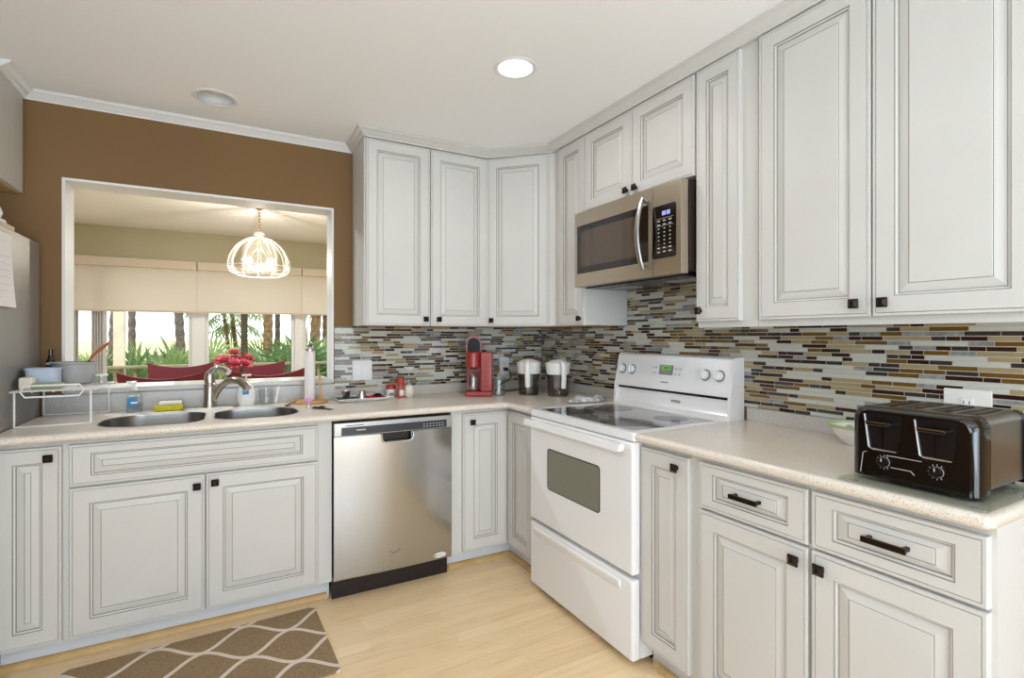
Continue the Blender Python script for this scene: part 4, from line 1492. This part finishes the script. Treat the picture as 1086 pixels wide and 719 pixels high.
make_palm('leaning grey palm trunk in the right half of the left window', -0.79, 12.4, 6.8, 0.075, 'trunk', lean=(-0.55, 0), seed=3)
make_palm('grey palm trunk left of the pale deck post', -1.80, 11.4, 6.2, 0.07, 'trunk', lean=(0.4, 0), seed=9)
make_palm('short slim palm with a low crown, farther left of the dark deck post', 0.10, 16.0, 2.75, 0.05, 'trunkb', lean=(-0.2, 0), seed=4)
make_palm('slim palm with a low crown, close left of the dark deck post', 0.27, 16.6, 2.95, 0.055, 'trunkb', lean=(-0.2, 0), seed=5)
make_palm('stout brown palm trunk right of the dark deck post', 0.80, 12.8, 4.6, 0.095, 'trunkb', seed=6)
make_palm('grey palm trunk beside the stout brown one', 1.06, 13.6, 5.6, 0.055, 'trunk', seed=7)
make_palm('thick brown palm trunk seen through the right window', 1.75, 12.8, 4.0, 0.11, 'trunkb', lean=(0.2, 0), seed=8)
make_palm('far slim palm outside the right window', 2.25, 14.2, 3.4, 0.07, 'trunkb', seed=12)

# ------------------------------------------------------------------ small things by the sink
# dish rack
t = thing('dish_rack', 'white wire dish rack standing on the counter beside the fridge', 'dish rack', (-0.622, 2.94, CT))
RZ = 0.145
mb = MB()
wr = 0.0036
for yy in (-0.19, 0.19):
    mb.tube([(-0.12, yy, RZ), (-0.12, yy, 0.006), (-0.117, yy, 0.0036), (0.117, yy, 0.0036), (0.12, yy, 0.006), (0.12, yy, RZ)], wr, 8)
mb.build('legs', 'wire', t)
mb = MB()
mb.tube([(-0.13, -0.20, RZ), (0.135, -0.20, RZ), (0.135, 0.20, RZ), (-0.13, 0.20, RZ)], wr, 8, closed=True)
for i in range(9):
    yy = -0.16 + i * 0.04
    mb.tube([(-0.13, yy, RZ), (0.135, yy, RZ)], 0.0024, 6)
for i in range(3):
    xx = -0.065 + i * 0.065
    mb.tube([(xx, -0.20, RZ - 0.003), (xx, 0.20, RZ - 0.003)], 0.0024, 6)
mb.build('shelf_grid', 'wire', t)
mb = MB()
mb.tube([(-0.10, -0.202, RZ), (-0.085, -0.205, RZ + 0.024), (0.085, -0.205, RZ + 0.024), (0.10, -0.202, RZ), (0.085, -0.205, RZ - 0.022), (-0.085, -0.205, RZ - 0.022)], wr, 8, closed=True)
mb.build('end_loop', 'wire', t)
RT = CT + RZ + 0.0045
tag(MB().box(-0.742, -0.697, 2.79, 2.84, RT, RT + 0.05, 0, 0.008).build('soap_block', 'cream'), 'small cream block on the rack beside the blue tub', 'soap')
t = thing('plastic_tub', 'pale blue plastic tub leaning on the dish rack', 'tub', (-0.69, 2.91, RT + 0.001))
mb = MB()
mb.prism(rrect(-0.052, 0.052, -0.05, 0.05, 0.02, 5), 0.0, 0.075, [rrect(-0.047, 0.047, -0.045, 0.045, 0.016, 5)])
mb.prism(rrect(-0.051, 0.051, -0.049, 0.049, 0.02, 5), 0.0, 0.004)
mb.build('tub', 'blue_bowl', t)
MB().prism(rrect(-0.057, 0.057, -0.055, 0.055, 0.024, 5), 0.075, 0.081, [rrect(-0.047, 0.047, -0.045, 0.045, 0.016, 5)]).build('rim', 'blue_bowl', t)
tag(MB().box(-0.705, -0.60, 2.785, 2.83, RT, RT + 0.026, 0, 0.01, 3).build('scrub_pad', 'green_pl'), 'pale green scrub pad lying on the front of the rack', 'scrub pad')
t = thing('plastic_bowl', 'large grey translucent mixing bowl on the dish rack', 'bowl', (-0.612, 3.04, RT + 0.0005))
MB().lathe([(0, 0.0), (0.062, 0.0), (0.07, 0.006), (0.080, 0.09), (0.086, 0.094), (0.086, 0.1), (0.078, 0.1), (0.067, 0.012), (0, 0.008)], 36).build('bowl', 'greypot', t)
MB().box(-0.098, -0.082, -0.02, 0.02, 0.088, 0.1, 0, 0.004).build('handle', 'greypot', t)
t = thing('spatula', 'orange wooden spatula standing in the grey bowl', 'spatula', (-0.617, 3.02, RT + 0.012))
MB().tube([(0.0, 0, 0.0), (0.06, 0.0, 0.095)], 0.005, 8).build('shaft', 'black', t)
mb = MB()
mb.tube([(0.055, 0, 0.088), (0.075, 0, 0.118), (0.105, 0, 0.150), (0.128, 0, 0.172), (0.134, 0, 0.178)], [0.005, 0.013, 0.016, 0.013, 0.006], 10, flat=0.45)
mb.build('grip', 'orange_wood', t)
t = thing('pump_bottle', 'small dark bottle behind the grey bowl', 'bottle', (-0.715, 3.12, RT))
MB().lathe([(0, 0), (0.017, 0), (0.018, 0.10), (0.010, 0.115), (0.009, 0.13), (0, 0.13)], 16).build('bottle', 'black', t)
MB().cyl((0, 0, 0.13), 0.008, 0.025).build('cap', 'blackgloss', t)
t = thing('glass_jar', 'small clear jar with a white lid at the end of the rack', 'jar', (-0.512, 3.02, RT))
MB().lathe([(0, 0), (0.022, 0), (0.024, 0.035), (0.0225, 0.035), (0.021, 0.003), (0, 0.003)], 20).build('body', 'clear', t)
MB().cyl((0, 0, 0.035), 0.025, 0.008).build('lid', 'offwhite', t)
for i, (dy, lab) in enumerate(((0.0, 'silver dinner fork lying on the rack end beside the jar'), (0.045, 'silver table knife lying on the rack end beyond the fork'))):
    mb = MB()
    mb.tube([(-0.56, 2.83 + dy, RT + 0.004), (-0.525, 2.85 + dy, RT + 0.006), (-0.44, 2.90 + dy, RT + 0.004)], [0.008, 0.003, 0.006], 8, flat=0.4)
    tag(mb.build('fork' if i == 0 else 'table_knife', 'chrome'), lab, 'cutlery')

# hand soap
t = thing('soap_bottle', 'clear pump soap bottle with a blue label left of the sponges', 'soap bottle', (-0.392, 3.06, CT))
MB().prism(rrect(-0.032, 0.032, -0.02, 0.02, 0.012, 5), 0, 0.085).build('bottle', 'clear', t)
MB().prism(rrect(-0.031, 0.031, -0.019, 0.019, 0.012, 5), 0.003, 0.045).build('liquid', thin_glass('soap_liquid', (240, 246, 250), 0.02), t)
MB().box(-0.026, 0.012, -0.0212, -0.020, 0.03, 0.072).build('label_print', 'bluelabel', t, smooth=0)
MB().box(-0.012, 0.014, -0.0218, -0.0211, 0.045, 0.052).build('label_mark', 'offwhite', t, smooth=0)
MB().lathe([(0.03, 0.084), (0.022, 0.10), (0.013, 0.108), (0, 0.108)], 20, sy=0.7).build('shoulder', 'clear', t)
mb = MB()
mb.cyl((0, 0, 0.108), 0.013, 0.016)
mb.cyl((0, 0, 0.124), 0.005, 0.02)
mb.tube([(0, 0.006, 0.146), (0, -0.03, 0.146), (0, -0.038, 0.140)], 0.007, 8)
mb.tube([(0.008, 0, 0.146), (-0.030, -0.012, 0.146)], 0.006, 8)
mb.build('pump', 'offwhite', t)
tag(MB().box(-0.312, -0.195, 3.03, 3.10, CT, CT + 0.026, 0, 0.006, 3).build('sponge', 'sponge_y'), 'yellow sponge on the counter beside the sink', 'sponge')
tag(MB().box(-0.295, -0.20, 3.045, 3.105, CT + 0.0265, CT + 0.044, 0, 0.006, 3).build('sponge', 'sponge_w'), 'white sponge lying on top of the yellow one', 'sponge')
t = thing('soap_bottle', 'white oval pump soap bottle right of the faucet', 'soap bottle', (0.088, 3.085, CT))
MB().lathe([(0, 0), (0.036, 0), (0.042, 0.02), (0.043, 0.06), (0.036, 0.095), (0.016, 0.118), (0.013, 0.125), (0, 0.125)], 28, sy=0.6).build('bottle', 'offwhite', t)
MB().box(-0.018, 0.012, -0.0275, -0.0245, 0.06, 0.085, 0, 0.001, 1).build('label_print', 'bluelabel', t)
mb = MB()
mb.cyl((0, 0, 0.124), 0.012, 0.012)
mb.cyl((0, 0, 0.136), 0.0045, 0.022)
mb.tube([(-0.02, -0.01, 0.16), (0.022, 0.004, 0.160)], 0.006, 8)
mb.build('pump', 'cream', t)
t = thing('drinking_glass', 'clear drinking glass on the counter right of the white soap', 'glass', (0.185, 3.085, CT))
MB().lathe([(0, 0), (0.03, 0), (0.04, 0.085), (0.0385, 0.085), (0.0285, 0.006), (0, 0.006)], 28).build('glass', 'clear', t)
tag(MB().box(-0.008, 0.008, -0.003, 0.003, 0, 0.095, 0, 0.002).build('plastic_scraper', 'offwhite', loc=(0.232, 3.12, CT + 0.001), rot=(R(-16), R(12), 0)), 'narrow white plastic scraper leaning against the counter splash', 'scraper')
t = thing('wooden_spoon', 'small brown wooden spoon lying at the right end of the sink', 'spoon', (0.30, 2.95, CT + 0.006))
MB().tube([(-0.03, -0.04, 0.0), (0.0, 0.02, 0.006), (0.03, 0.07, 0.012)], [0.012, 0.006, 0.005], 8, flat=0.5).build('spoon', 'brownplate', t)

t = thing('paper_towel_holder', 'standing paper towel holder with a thin white roll and wooden base', 'paper towel holder', (0.40, 3.035, CT))
MB().lathe([(0, 0), (0.094, 0), (0.096, 0.006), (0.092, 0.016), (0, 0.016)], 40).build('base', 'wood', t)
MB().cyl((0, 0, 0.016), 0.006, 0.285).build('rod', 'chrome', t)
MB().lathe([(0.02, 0.018), (0.028, 0.018), (0.028, 0.285), (0.02, 0.285), (0.02, 0.018)], 28).build('paper_roll', 'paper', t)
mb = MB()
mb.lathe([(0, 0.286), (0.026, 0.286), (0.024, 0.298), (0.012, 0.306), (0, 0.308)], 24)
mb.tube([(0.017 * math.cos(2 * PI * i / 18), 0, 0.318 + 0.017 * math.sin(2 * PI * i / 18)) for i in range(18)], 0.0035, 8, closed=True)
mb.build('finial', 'chrome', t)
MB().tube([(0.05, -0.045, 0.016), (0.046, -0.04, 0.155)], 0.0065, 8).build('side_arm', 'wood', t)
t = thing('nail_brush', 'small clear bottle with a pink round top in front of the towel holder', 'bottle', (0.36, 2.775, CT))
MB().lathe([(0, 0), (0.016, 0), (0.015, 0.03), (0.012, 0.034), (0, 0.034)], 20).build('body', 'clear', t)
MB().lathe([(0, 0.03), (0.014, 0.032), (0.019, 0.044), (0.014, 0.056), (0, 0.06)], 20).build('top', 'pink', t)
t = thing('kitchen_scissors', 'dark metal kitchen scissors lying near the counter edge', 'scissors', (0.43, 2.73, CT))
mb = MB()
mb.tube([(-0.03, 0.03, 0.004), (0.0, 0.0, 0.004), (0.035, -0.055, 0.004)], [0.004, 0.006, 0.002], 6, flat=0.6)
mb.tube([(-0.005, 0.04, 0.004), (0.0, 0.0, 0.004), (0.018, -0.065, 0.004)], [0.004, 0.006, 0.002], 6, flat=0.6)
mb.build('blades', 'bronze', t)
mb = MB()
for cx, cy in ((-0.038, 0.045), (-0.006, 0.058)):
    mb.tube([(cx + 0.013 * math.cos(2 * PI * i / 14), cy + 0.017 * math.sin(2 * PI * i / 14), 0.005) for i in range(14)], 0.0035, 6, closed=True)
mb.build('finger_loops', 'black', t)

# ------------------------------------------------------------------ tray and jars under the switch
t = thing('serving_tray', 'white rectangular tray on the counter below the light switch', 'tray', (0.675, 3.015, CT))
mb = MB()
mb.box(-0.13, 0.13, -0.075, 0.08, 0.004, 0.010, 0, 0.002)
mb.box(-0.10, 0.10, -0.055, 0.06, 0.0, 0.005)
mb.sweep([(-0.13, -0.075), (0.13, -0.075), (0.13, 0.08), (-0.13, 0.08)], [(0.0, 0.006), (0.012, 0.016), (0.012, 0.019), (-0.002, 0.010)], closed=True)
mb.build('tray', 'offwhite', t)
TZ = CT + 0.0105
def cupm(label, x, y, flip):
    t = thing('metal_cup', label, 'cup', (x, y, TZ))
    r0, r1 = (0.017, 0.027) if not flip else (0.027, 0.019)
    MB().lathe([(0, 0), (r0, 0), (r1, 0.046), (r1 - 0.0015, 0.046), (r0 - 0.0015, 0.002), (0, 0.002)] if not flip else [(r0 - 0.0015, 0), (r0, 0), (r1, 0.046), (0, 0.046)], 24).build('cup', 'chrome', t)
    return t
cupm('small flared metal cup on the left of the white tray', 0.592, 3.03, False)
cupm('small metal cup upside down in the middle of the white tray', 0.672, 2.985, True)
def packet(label, m, x, y, z, rz, tilt, w=0.06, h=0.045):
    rnd = random.Random(label)
    mb = MB()
    nx, ny = 8, 6
    top, bot = [], []
    for j in range(ny + 1):
        for i in range(nx + 1):
            u_, v_ = i / nx * 2 - 1, j / ny * 2 - 1
            b = 0.011 * (1 - u_ ** 4) * (1 - v_ ** 2) + rnd.uniform(0, 0.0025)
            top.append((u_ * w, v_ * h, b + 0.001))
            bot.append((u_ * w, v_ * h, 0.0))
    n = len(top)
    f = []
    for j in range(ny):
        for i in range(nx):
            a = j * (nx + 1) + i
            f += [(a, a + 1, a + nx + 2, a + nx + 1), (n + a + nx + 1, n + a + nx + 2, n + a + 1, n + a)]
    ring = [i for i in range(nx + 1)] + [k * (nx + 1) + nx for k in range(1, ny + 1)] + [ny * (nx + 1) + i for i in range(nx - 1, -1, -1)] + [k * (nx + 1) for k in range(ny - 1, 0, -1)]
    for q in range(len(ring)):
        a, b = ring[q], ring[(q + 1) % len(ring)]
        f.append((b, a, n + a, n + b))
    mb.add(top + bot, f)
    return tag(mb.build('packet', m, loc=(x, y, z), rot=(tilt, 0, rz)), label, 'packet', 'packets on the white tray')
packet('red packet at the right end of the white tray, lowest of the pile', 'packet', 0.757, 3.015, TZ + 0.0005, 0.2, 0)
packet('pink packet on the red one at the back of the white tray', 'packet2', 0.735, 3.035, TZ + 0.0135, -0.3, 0, 0.042, 0.03)
packet('small black packet on top of the pile on the white tray', 'black', 0.762, 3.0, TZ + 0.0135, 0.5, 0, 0.026, 0.02)
t = thing('spice_jar', 'short white jar with a red lid beside the tray', 'jar', (0.862, 3.07, CT))
MB().lathe([(0, 0), (0.027, 0), (0.028, 0.05), (0, 0.05)], 24).build('jar', 'offwhite', t)
MB().box(-0.016, 0.016, -0.0295, -0.0265, 0.012, 0.03, 0, 0.001, 1).build('label_print', 'grey_print', t)
MB().cyl((0, 0, 0.05), 0.0285, 0.026, bev=0.004).build('lid', 'redjar', t)
t = thing('spice_jar', 'taller spice bottle with a red-brown cap right of the short jar', 'jar', (0.902, 3.005, CT))
MB().lathe([(0, 0), (0.021, 0), (0.0215, 0.068), (0.018, 0.075), (0, 0.075)], 24).build('bottle', mat('spice_red', (176, 84, 66), 0.4), t)
MB().box(-0.013, 0.015, -0.0225, -0.0195, 0.015, 0.05, 0, 0.001, 1).build('label_print', 'cream', t)
MB().lathe([(0.019, 0.074), (0.021, 0.076), (0.021, 0.10), (0.023, 0.102), (0.023, 0.118), (0.018, 0.122), (0, 0.122)], 24).build('cap', mat('cap_red', (172, 58, 42), 0.45), t)
t = thing('cream_jar', 'round cream jar with a thin clear stem and white top', 'jar', (0.962, 3.03, CT))
MB().lathe([(0, 0), (0.022, 0), (0.032, 0.015), (0.034, 0.04), (0.026, 0.066), (0.012, 0.076), (0, 0.078)], 28).build('jar', 'cream', t)
MB().cyl((0, 0, 0.076), 0.005, 0.095, 12).build('stem', 'clear', t)
MB().lathe([(0, 0.158), (0.012, 0.160), (0.030, 0.176), (0.028, 0.181), (0, 0.181)], 24).build('top', 'offwhite', t)

# ------------------------------------------------------------------ coffee maker, canister, pitchers
t = thing('coffee_maker', 'red single-serve coffee maker in the counter corner', 'coffee maker', (1.262, 2.875, CT), R(-29))
MB().box(0.0, 0.165, 0.0, 0.20, 0.0, 0.03, 0, 0.007, 3).build('base', 'red', t)
MB().box(0.093, 0.165, 0.012, 0.19, 0.03, 0.268, 0, 0.007, 3).build('water_tower', 'red', t)
MB().box(0.0, 0.094, 0.10, 0.19, 0.03, 0.268, 0, 0.007, 3).build('column', 'red', t)
MB().lathe([(0, 0.175), (0.042, 0.175), (0.047, 0.182), (0.047, 0.262), (0.042, 0.268), (0, 0.268)], 32, (0.046, 0.055, 0)).build('brew_head', 'red', t)
MB().lathe([(0.0, 0.165), (0.02, 0.165), (0.024, 0.176), (0, 0.176)], 24, (0.046, 0.055, 0)).build('nozzle', 'black', t)
ar = [(0.0, 0.0), (0.0, 0.06)] + [(0.0475 - 0.0475 * math.cos(R(a)), 0.06 + 0.05 * math.sin(R(a))) for a in range(15, 180, 15)] + [(0.095, 0.06), (0.095, 0.0)]
mx = Matrix(((1, 0, 0, 0), (0, 0, -1, 0.10), (0, 1, 0, 0.262), (0, 0, 0, 1)))
ld = MB().prism([(p[0] - 0.001, p[1] if p[1] > 0 else 0.0) for p in ar], -0.03, 0.02, mx=mx).build('open_lid', 'red', t)
ar2 = [(0.0475 + (p[0] - 0.0475) * 0.82, 0.008 + p[1] * 0.80) for p in ar]
MB().prism(ar2, 0.019, 0.0245, mx=mx).build('lid_cavity', 'matteblack', ld)
MB().lathe([(0, 0.031), (0.034, 0.031), (0.037, 0.04), (0.037, 0.115), (0.03, 0.135), (0.034, 0.145), (0.0325, 0.145), (0.0285, 0.134), (0.0355, 0.113), (0.0355, 0.042), (0, 0.036)], 28, (0.046, 0.05, 0)).build('glass_cup', 'clear', t)
mb = MB()
for i in range(5):
    mb.box(0.122, 0.132, 0.0105, 0.0125, 0.085 + i * 0.03, 0.097 + i * 0.03, 0)
mb.box(0.119, 0.137, 0.0105, 0.0125, 0.055, 0.073, 0)
mb.build('buttons', mat('dark_red_button', (120, 30, 26), 0.4), t, smooth=0)
t = thing('glass_canister', 'clear glass canister between the coffee maker and the pitchers', 'canister', (1.478, 2.845, CT))
MB().lathe([(0, 0), (0.036, 0), (0.039, 0.006), (0.039, 0.095), (0.035, 0.10), (0.0335, 0.10), (0.037, 0.093), (0.037, 0.006), (0, 0.004)], 28).build('body', 'clear', t)
MB().lathe([(0.0, 0.1), (0.037, 0.1), (0.038, 0.112), (0.03, 0.118), (0, 0.118)], 28).build('lid', 'clear', t)
t = thing('power_plug', 'black power plug and cord in the outlet behind the canister', 'power cord', (1.682, BW - 0.0152, 1.045))
MB().box(-0.012, 0.012, -0.035, 0.0, -0.012, 0.012, 0, 0.004).build('plug', 'black', t)
MB().tube([(0, -0.03, 0), (0.012, -0.05, -0.008), (0.02, -0.055, -0.05), (0.0, -0.06, -0.075), (-0.05, -0.07, -0.088), (-0.09, -0.09, -0.10), (-0.10, -0.11, -0.125), (-0.06, -0.13, -0.1367), (0.0, -0.12, -0.1367), (0.06, -0.10, -0.1367)], 0.0038, 8).build('cord', 'black', t)

def make_pitcher(label, loc, rz):
    t = thing('water_pitcher', label, 'pitcher', loc, rz, 'water filter pitchers')
    MB().lathe([(0, 0.0), (0.062, 0.0), (0.064, 0.004), (0.070, 0.14), (0.068, 0.14), (0.0622, 0.005), (0, 0.003)], 36, sy=0.95).build('body', 'smoke', t)
    MB().lathe([(0, 0.132), (0.066, 0.132), (0.070, 0.134), (0.078, 0.198), (0.077, 0.203), (0.06, 0.21), (0.035, 0.222), (0, 0.226)], 36, sy=0.95).build('lid', 'offwhite', t)
    MB().lathe([(0, 0.05), (0.024, 0.05), (0.028, 0.135), (0, 0.135)], 24, (0, 0.012, 0)).build('filter_core', 'offwhite', t)
    mb = MB()
    pts = [(0, -0.062, 0.203), (0, -0.085, 0.205), (0, -0.102, 0.19), (0, -0.106, 0.165), (0, -0.104, 0.11), (0, -0.098, 0.055)]
    mb.tube(pts, [0.014, 0.0155, 0.0155, 0.0155, 0.0155, 0.0145], 12, flat=0.55)
    mb.build('handle', 'offwhite', t)
    return t
p0 = make_pitcher('white-lidded smoked water pitcher next to the canister, farther into the corner', (1.665, 2.795, CT), R(-35))
p1 = copy_tree(p0)
p1.location = (1.785, 2.645, CT)
p1.rotation_euler = (0, 0, R(-14))
p1['label'] = 'white-lidded smoked water pitcher nearer to the stove'
# crumpled towel
rnd = random.Random(21)
mb = MB()
nx, ny = 26, 12
v, f = [], []
for j in range(ny + 1):
    for i in range(nx + 1):
        u_, w_ = i / nx, j / ny
        e = (1 - (2 * u_ - 1) ** 6) * (1 - (2 * w_ - 1) ** 4)
        h = 0.004 + e * (0.018 + 0.016 * math.sin(u_ * 17 + 3 * w_) * math.cos(w_ * 7 + u_ * 5) + rnd.uniform(-0.003, 0.003))
        v.append((-0.13 + 0.26 * u_ + 0.012 * math.sin(w_ * 9), -0.045 + 0.09 * w_ + 0.015 * math.sin(u_ * 8), max(h, 0.001)))
for j in range(ny):
    for i in range(nx):
        a = j * (nx + 1) + i
        f.append((a, a + 1, a + nx + 2, a + nx + 1))
mb.add(v, f)
mb.add([(p[0], p[1], 0.0) for p in v], [q[::-1] for q in f])
tw = noisy('patterned_towel', (232, 230, 228), (150, 148, 150), 26, 0.95)
tag(mb.build('dish_towel', tw, loc=(1.775, 2.335, CT), rot=(0, 0, R(6)), smooth=60), 'crumpled white and grey dish towel behind the stove corner', 'towel')

# ------------------------------------------------------------------ right counter: glass mat, toaster, bowl
t = thing('glass_cutting_board', 'clear glass cutting board under the toaster', 'cutting board', (1.366, 0.456, CT))
MB().prism(rrect(0, 0.40, 0, 0.30, 0.012, 5), 0.002, 0.007).build('board', thin_glass('green_glass', (249, 253, 251), 0.05, 0.05), t)
for p in ((0.03, 0.03), (0.37, 0.03), (0.37, 0.27), (0.03, 0.27)):
    MB().cyl((p[0], p[1], 0), 0.008, 0.0025, 12).build('foot', 'clear', t)

TH0 = CT + 0.0075
t = thing('toaster', 'four-slice black and stainless toaster at the end of the counter', 'toaster', (1.435, 0.757, TH0), KR)
TWD, TDP, TH = 0.268, 0.275, 0.178
# steel shell: extruded along y with rounded top corners
def shell(w0, w1, zt, r, zb=0.014, n=6):
    pts = [(w0, zb), (w1, zb)]
    for i in range(n + 1):
        a = R(90 * i / n)
        pts.append((w1 - r + r * math.cos(a), zt - r + r * math.sin(a)))
    for i in range(n + 1):
        a = R(90 + 90 * i / n)
        pts.append((w0 + r + r * math.cos(a), zt - r + r * math.sin(a)))
    return pts
mxy = Matrix(((1, 0, 0, 0), (0, 0, 1, 0), (0, 1, 0, 0), (0, 0, 0, 1)))   # prism z -> local y
MB().prism(shell(0.006, TWD - 0.006, TH, 0.022), 0.054, TDP - 0.02, mx=mxy).build('shell', 'steel', t)
# front bumper with a convex face
mb = MB()
ys_ = [(0.056, 1.0, 0.0), (0.034, 1.0, 0.0), (0.022, 0.992, 0.001), (0.012, 0.970, 0.003), (0.005, 0.930, 0.006), (0.001, 0.880, 0.009), (0.0, 0.840, 0.010)]
v, f = [], []
base = shell(0.0, TWD, TH + 0.003, 0.03, 0.004)
cxm = TWD / 2
for (yy, sc, dz) in ys_:
    for p in base:
        v.append((cxm + (p[0] - cxm) * sc, yy, (p[1] if p[1] < 0.02 else p[1] - dz)))
nb = len(base)
for k in range(len(ys_) - 1):
    for q in range(nb):
        w = (q + 1) % nb
        f.append((k * nb + q, k * nb + w, k * nb + nb + w, k * nb + nb + q))
f.append(tuple(range((len(ys_) - 1) * nb, len(ys_) * nb)))
f.append(tuple(range(nb))[::-1])
mb.add(v, f)
fp = mb.build('front_panel', 'blackgloss', t, smooth=40)
MB().prism(shell(0.002, TWD - 0.002, TH + 0.001, 0.026, 0.006), TDP - 0.022, TDP, mx=mxy).build('rear_panel', 'blackgloss', t)
for x0_ in (0.036, 0.146):
    # lever recess: slanted chrome-edged dark frame
    wq = 0.085
    mb = MB()
    fr_ = [(x0_, -0.002, 0.164), (x0_ + wq, -0.002, 0.164), (x0_ + wq - 0.010, -0.002, 0.078), (x0_ + 0.012, -0.002, 0.078)]
    bk_ = [(p[0], 0.004, p[2]) for p in fr_]
    mb.add(fr_ + bk_, [(0, 1, 2, 3), (0, 4, 5, 1), (1, 5, 6, 2), (2, 6, 7, 3), (3, 7, 4, 0)])
    rc = mb.build('lever_recess', 'black', fp, smooth=0)
    MB().tube([(x0_ + 0.001, -0.004, 0.162), (x0_ + 0.012, -0.005, 0.080), (x0_ + 0.020, -0.0055, 0.076), (x0_ + wq - 0.012, -0.005, 0.076)], [0.002, 0.0026, 0.0026, 0.0015], 8).build('recess_edge', 'steel', rc)
    MB().box(x0_ + 0.040, x0_ + 0.044, -0.0035, -0.001, 0.085, 0.160).build('lever_track', 'blackgloss', rc, smooth=0)
    mb = MB()
    mb.box(x0_ + 0.012, x0_ + 0.068, -0.024, 0.0, 0.137, 0.146, 0, 0.003)
    mb.build('lever', 'blackgloss', rc)
    MB().box(x0_ + 0.012, x0_ + 0.068, -0.0252, -0.0235, 0.1445, 0.1475).build('lever_trim', 'chrome', rc, smooth=0)
    MB().box(x0_ + 0.018, x0_ + wq - 0.014, -0.0062, -0.0035, 0.0765, 0.079).build('recess_trim', 'chrome', rc, smooth=0)
    kx = x0_ + 0.044
    mxk = Matrix.Translation((kx, 0.0005, 0.046)) @ Matrix.Rotation(R(90), 4, 'X')
    kd = MB().lathe([(0.0, 0), (0.0125, 0), (0.0115, 0.014), (0, 0.015)], 24, mx=mxk).build('browning_knob', 'black', fp)
    mb = MB()
    mb.box(-0.001, 0.001, 0.003, 0.0105, 0.0145, 0.0156, mx=mxk)
    for i in range(9):
        a = R(-120 + i * 30) + PI / 2
        mb.box(-0.0007, 0.0007, -0.0015, 0.0015, 0.0, 0.0009, mx=mxk @ Matrix.Rotation(a, 4, 'Z') @ Matrix.Translation((0, 0.0165, 0)))
    mb.tube([tuple(mxk @ Vector((0.0125 * math.cos(2 * PI * i / 24), 0.0125 * math.sin(2 * PI * i / 24), 0.001))) for i in range(24)], 0.0006, 5, closed=True)
    mb.build('dial_marks', 'light_print', kd, smooth=0)
mb = MB()
for pts in ([(0.026, -0.001, 0.012), (0.032, -0.001, 0.062), (0.04, -0.001, 0.066)], [(0.095, -0.001, 0.036), (0.138, -0.001, 0.036), (0.145, -0.001, 0.028)], [(0.085, -0.001, 0.064), (0.16, -0.001, 0.064)]):
    mb.tube(pts, 0.0008, 5)
mb.build('panel_lines', 'light_print', fp, smooth=0)
for i in range(4):
    xx = 0.035 + i * 0.055 + (0.004 if i > 1 else -0.004)
    sl = MB()
    sl.box(xx, xx + 0.028, 0.065, TDP - 0.045, TH - 0.002, TH + 0.0012)
    sl.build('bread_slot', 'black', t, smooth=0)
mb = MB()
for i in range(4):
    xx = 0.035 + i * 0.055 + (0.004 if i > 1 else -0.004)
    mb.tube([(xx, 0.065, TH + 0.001), (xx + 0.028, 0.065, TH + 0.001), (xx + 0.028, TDP - 0.045, TH + 0.001), (xx, TDP - 0.045, TH + 0.001)], 0.0014, 6, closed=True)
mb.build('slot_rims', 'bronze', t)
for p in ((0.03, 0.03), (TWD - 0.03, 0.03), (TWD - 0.03, TDP - 0.03), (0.03, TDP - 0.03)):
    MB().cyl((p[0], p[1], 0.0), 0.012, 0.016, 16).build('foot', 'black', t)

t = thing('serving_bowl', 'white bowl with a green rim behind the toaster', 'bowl', (1.865, 0.955, CT))
MB().lathe([(0, 0), (0.04, 0), (0.045, 0.006), (0.075, 0.04), (0.088, 0.062), (0.085, 0.062), (0.07, 0.04), (0.04, 0.012), (0, 0.010)], 40).build('bowl', 'enamel', t)
MB().lathe([(0.0885, 0.061), (0.0915, 0.070), (0.0895, 0.071), (0.0855, 0.061), (0.0885, 0.061)], 40).build('rim', mat('green_rim', (176, 196, 140), 0.35), t)
def scrap(label, m, x, y, z, rz):
    return tag(MB().box(-0.035, 0.035, -0.02, 0.02, 0, 0.006, 0, 0.002).build('candy_packet', m, loc=(x, y, z), rot=(R(20), 0, rz)), label, 'packet')
scrap('pale blue wrapped packet lying in the white bowl', 'blue_bowl', 1.855, 0.97, CT + 0.052, 0.4)
scrap('white wrapped packet lying in the white bowl', 'paper', 1.87, 0.935, CT + 0.054, -0.5)

# ------------------------------------------------------------------ rug
t = MB()
t.prism(rrect(-0.905, 0.0, -0.535, 0.0, 0.012, 4), 0.0, 0.008)
rg = t.build('rug', 'rug', loc=(0.357, 2.557, 0.0), rot=(0, 0, R(2.3)))
tag(rg, 'taupe kitchen mat with a cream trellis pattern before the sink cabinet', 'rug')
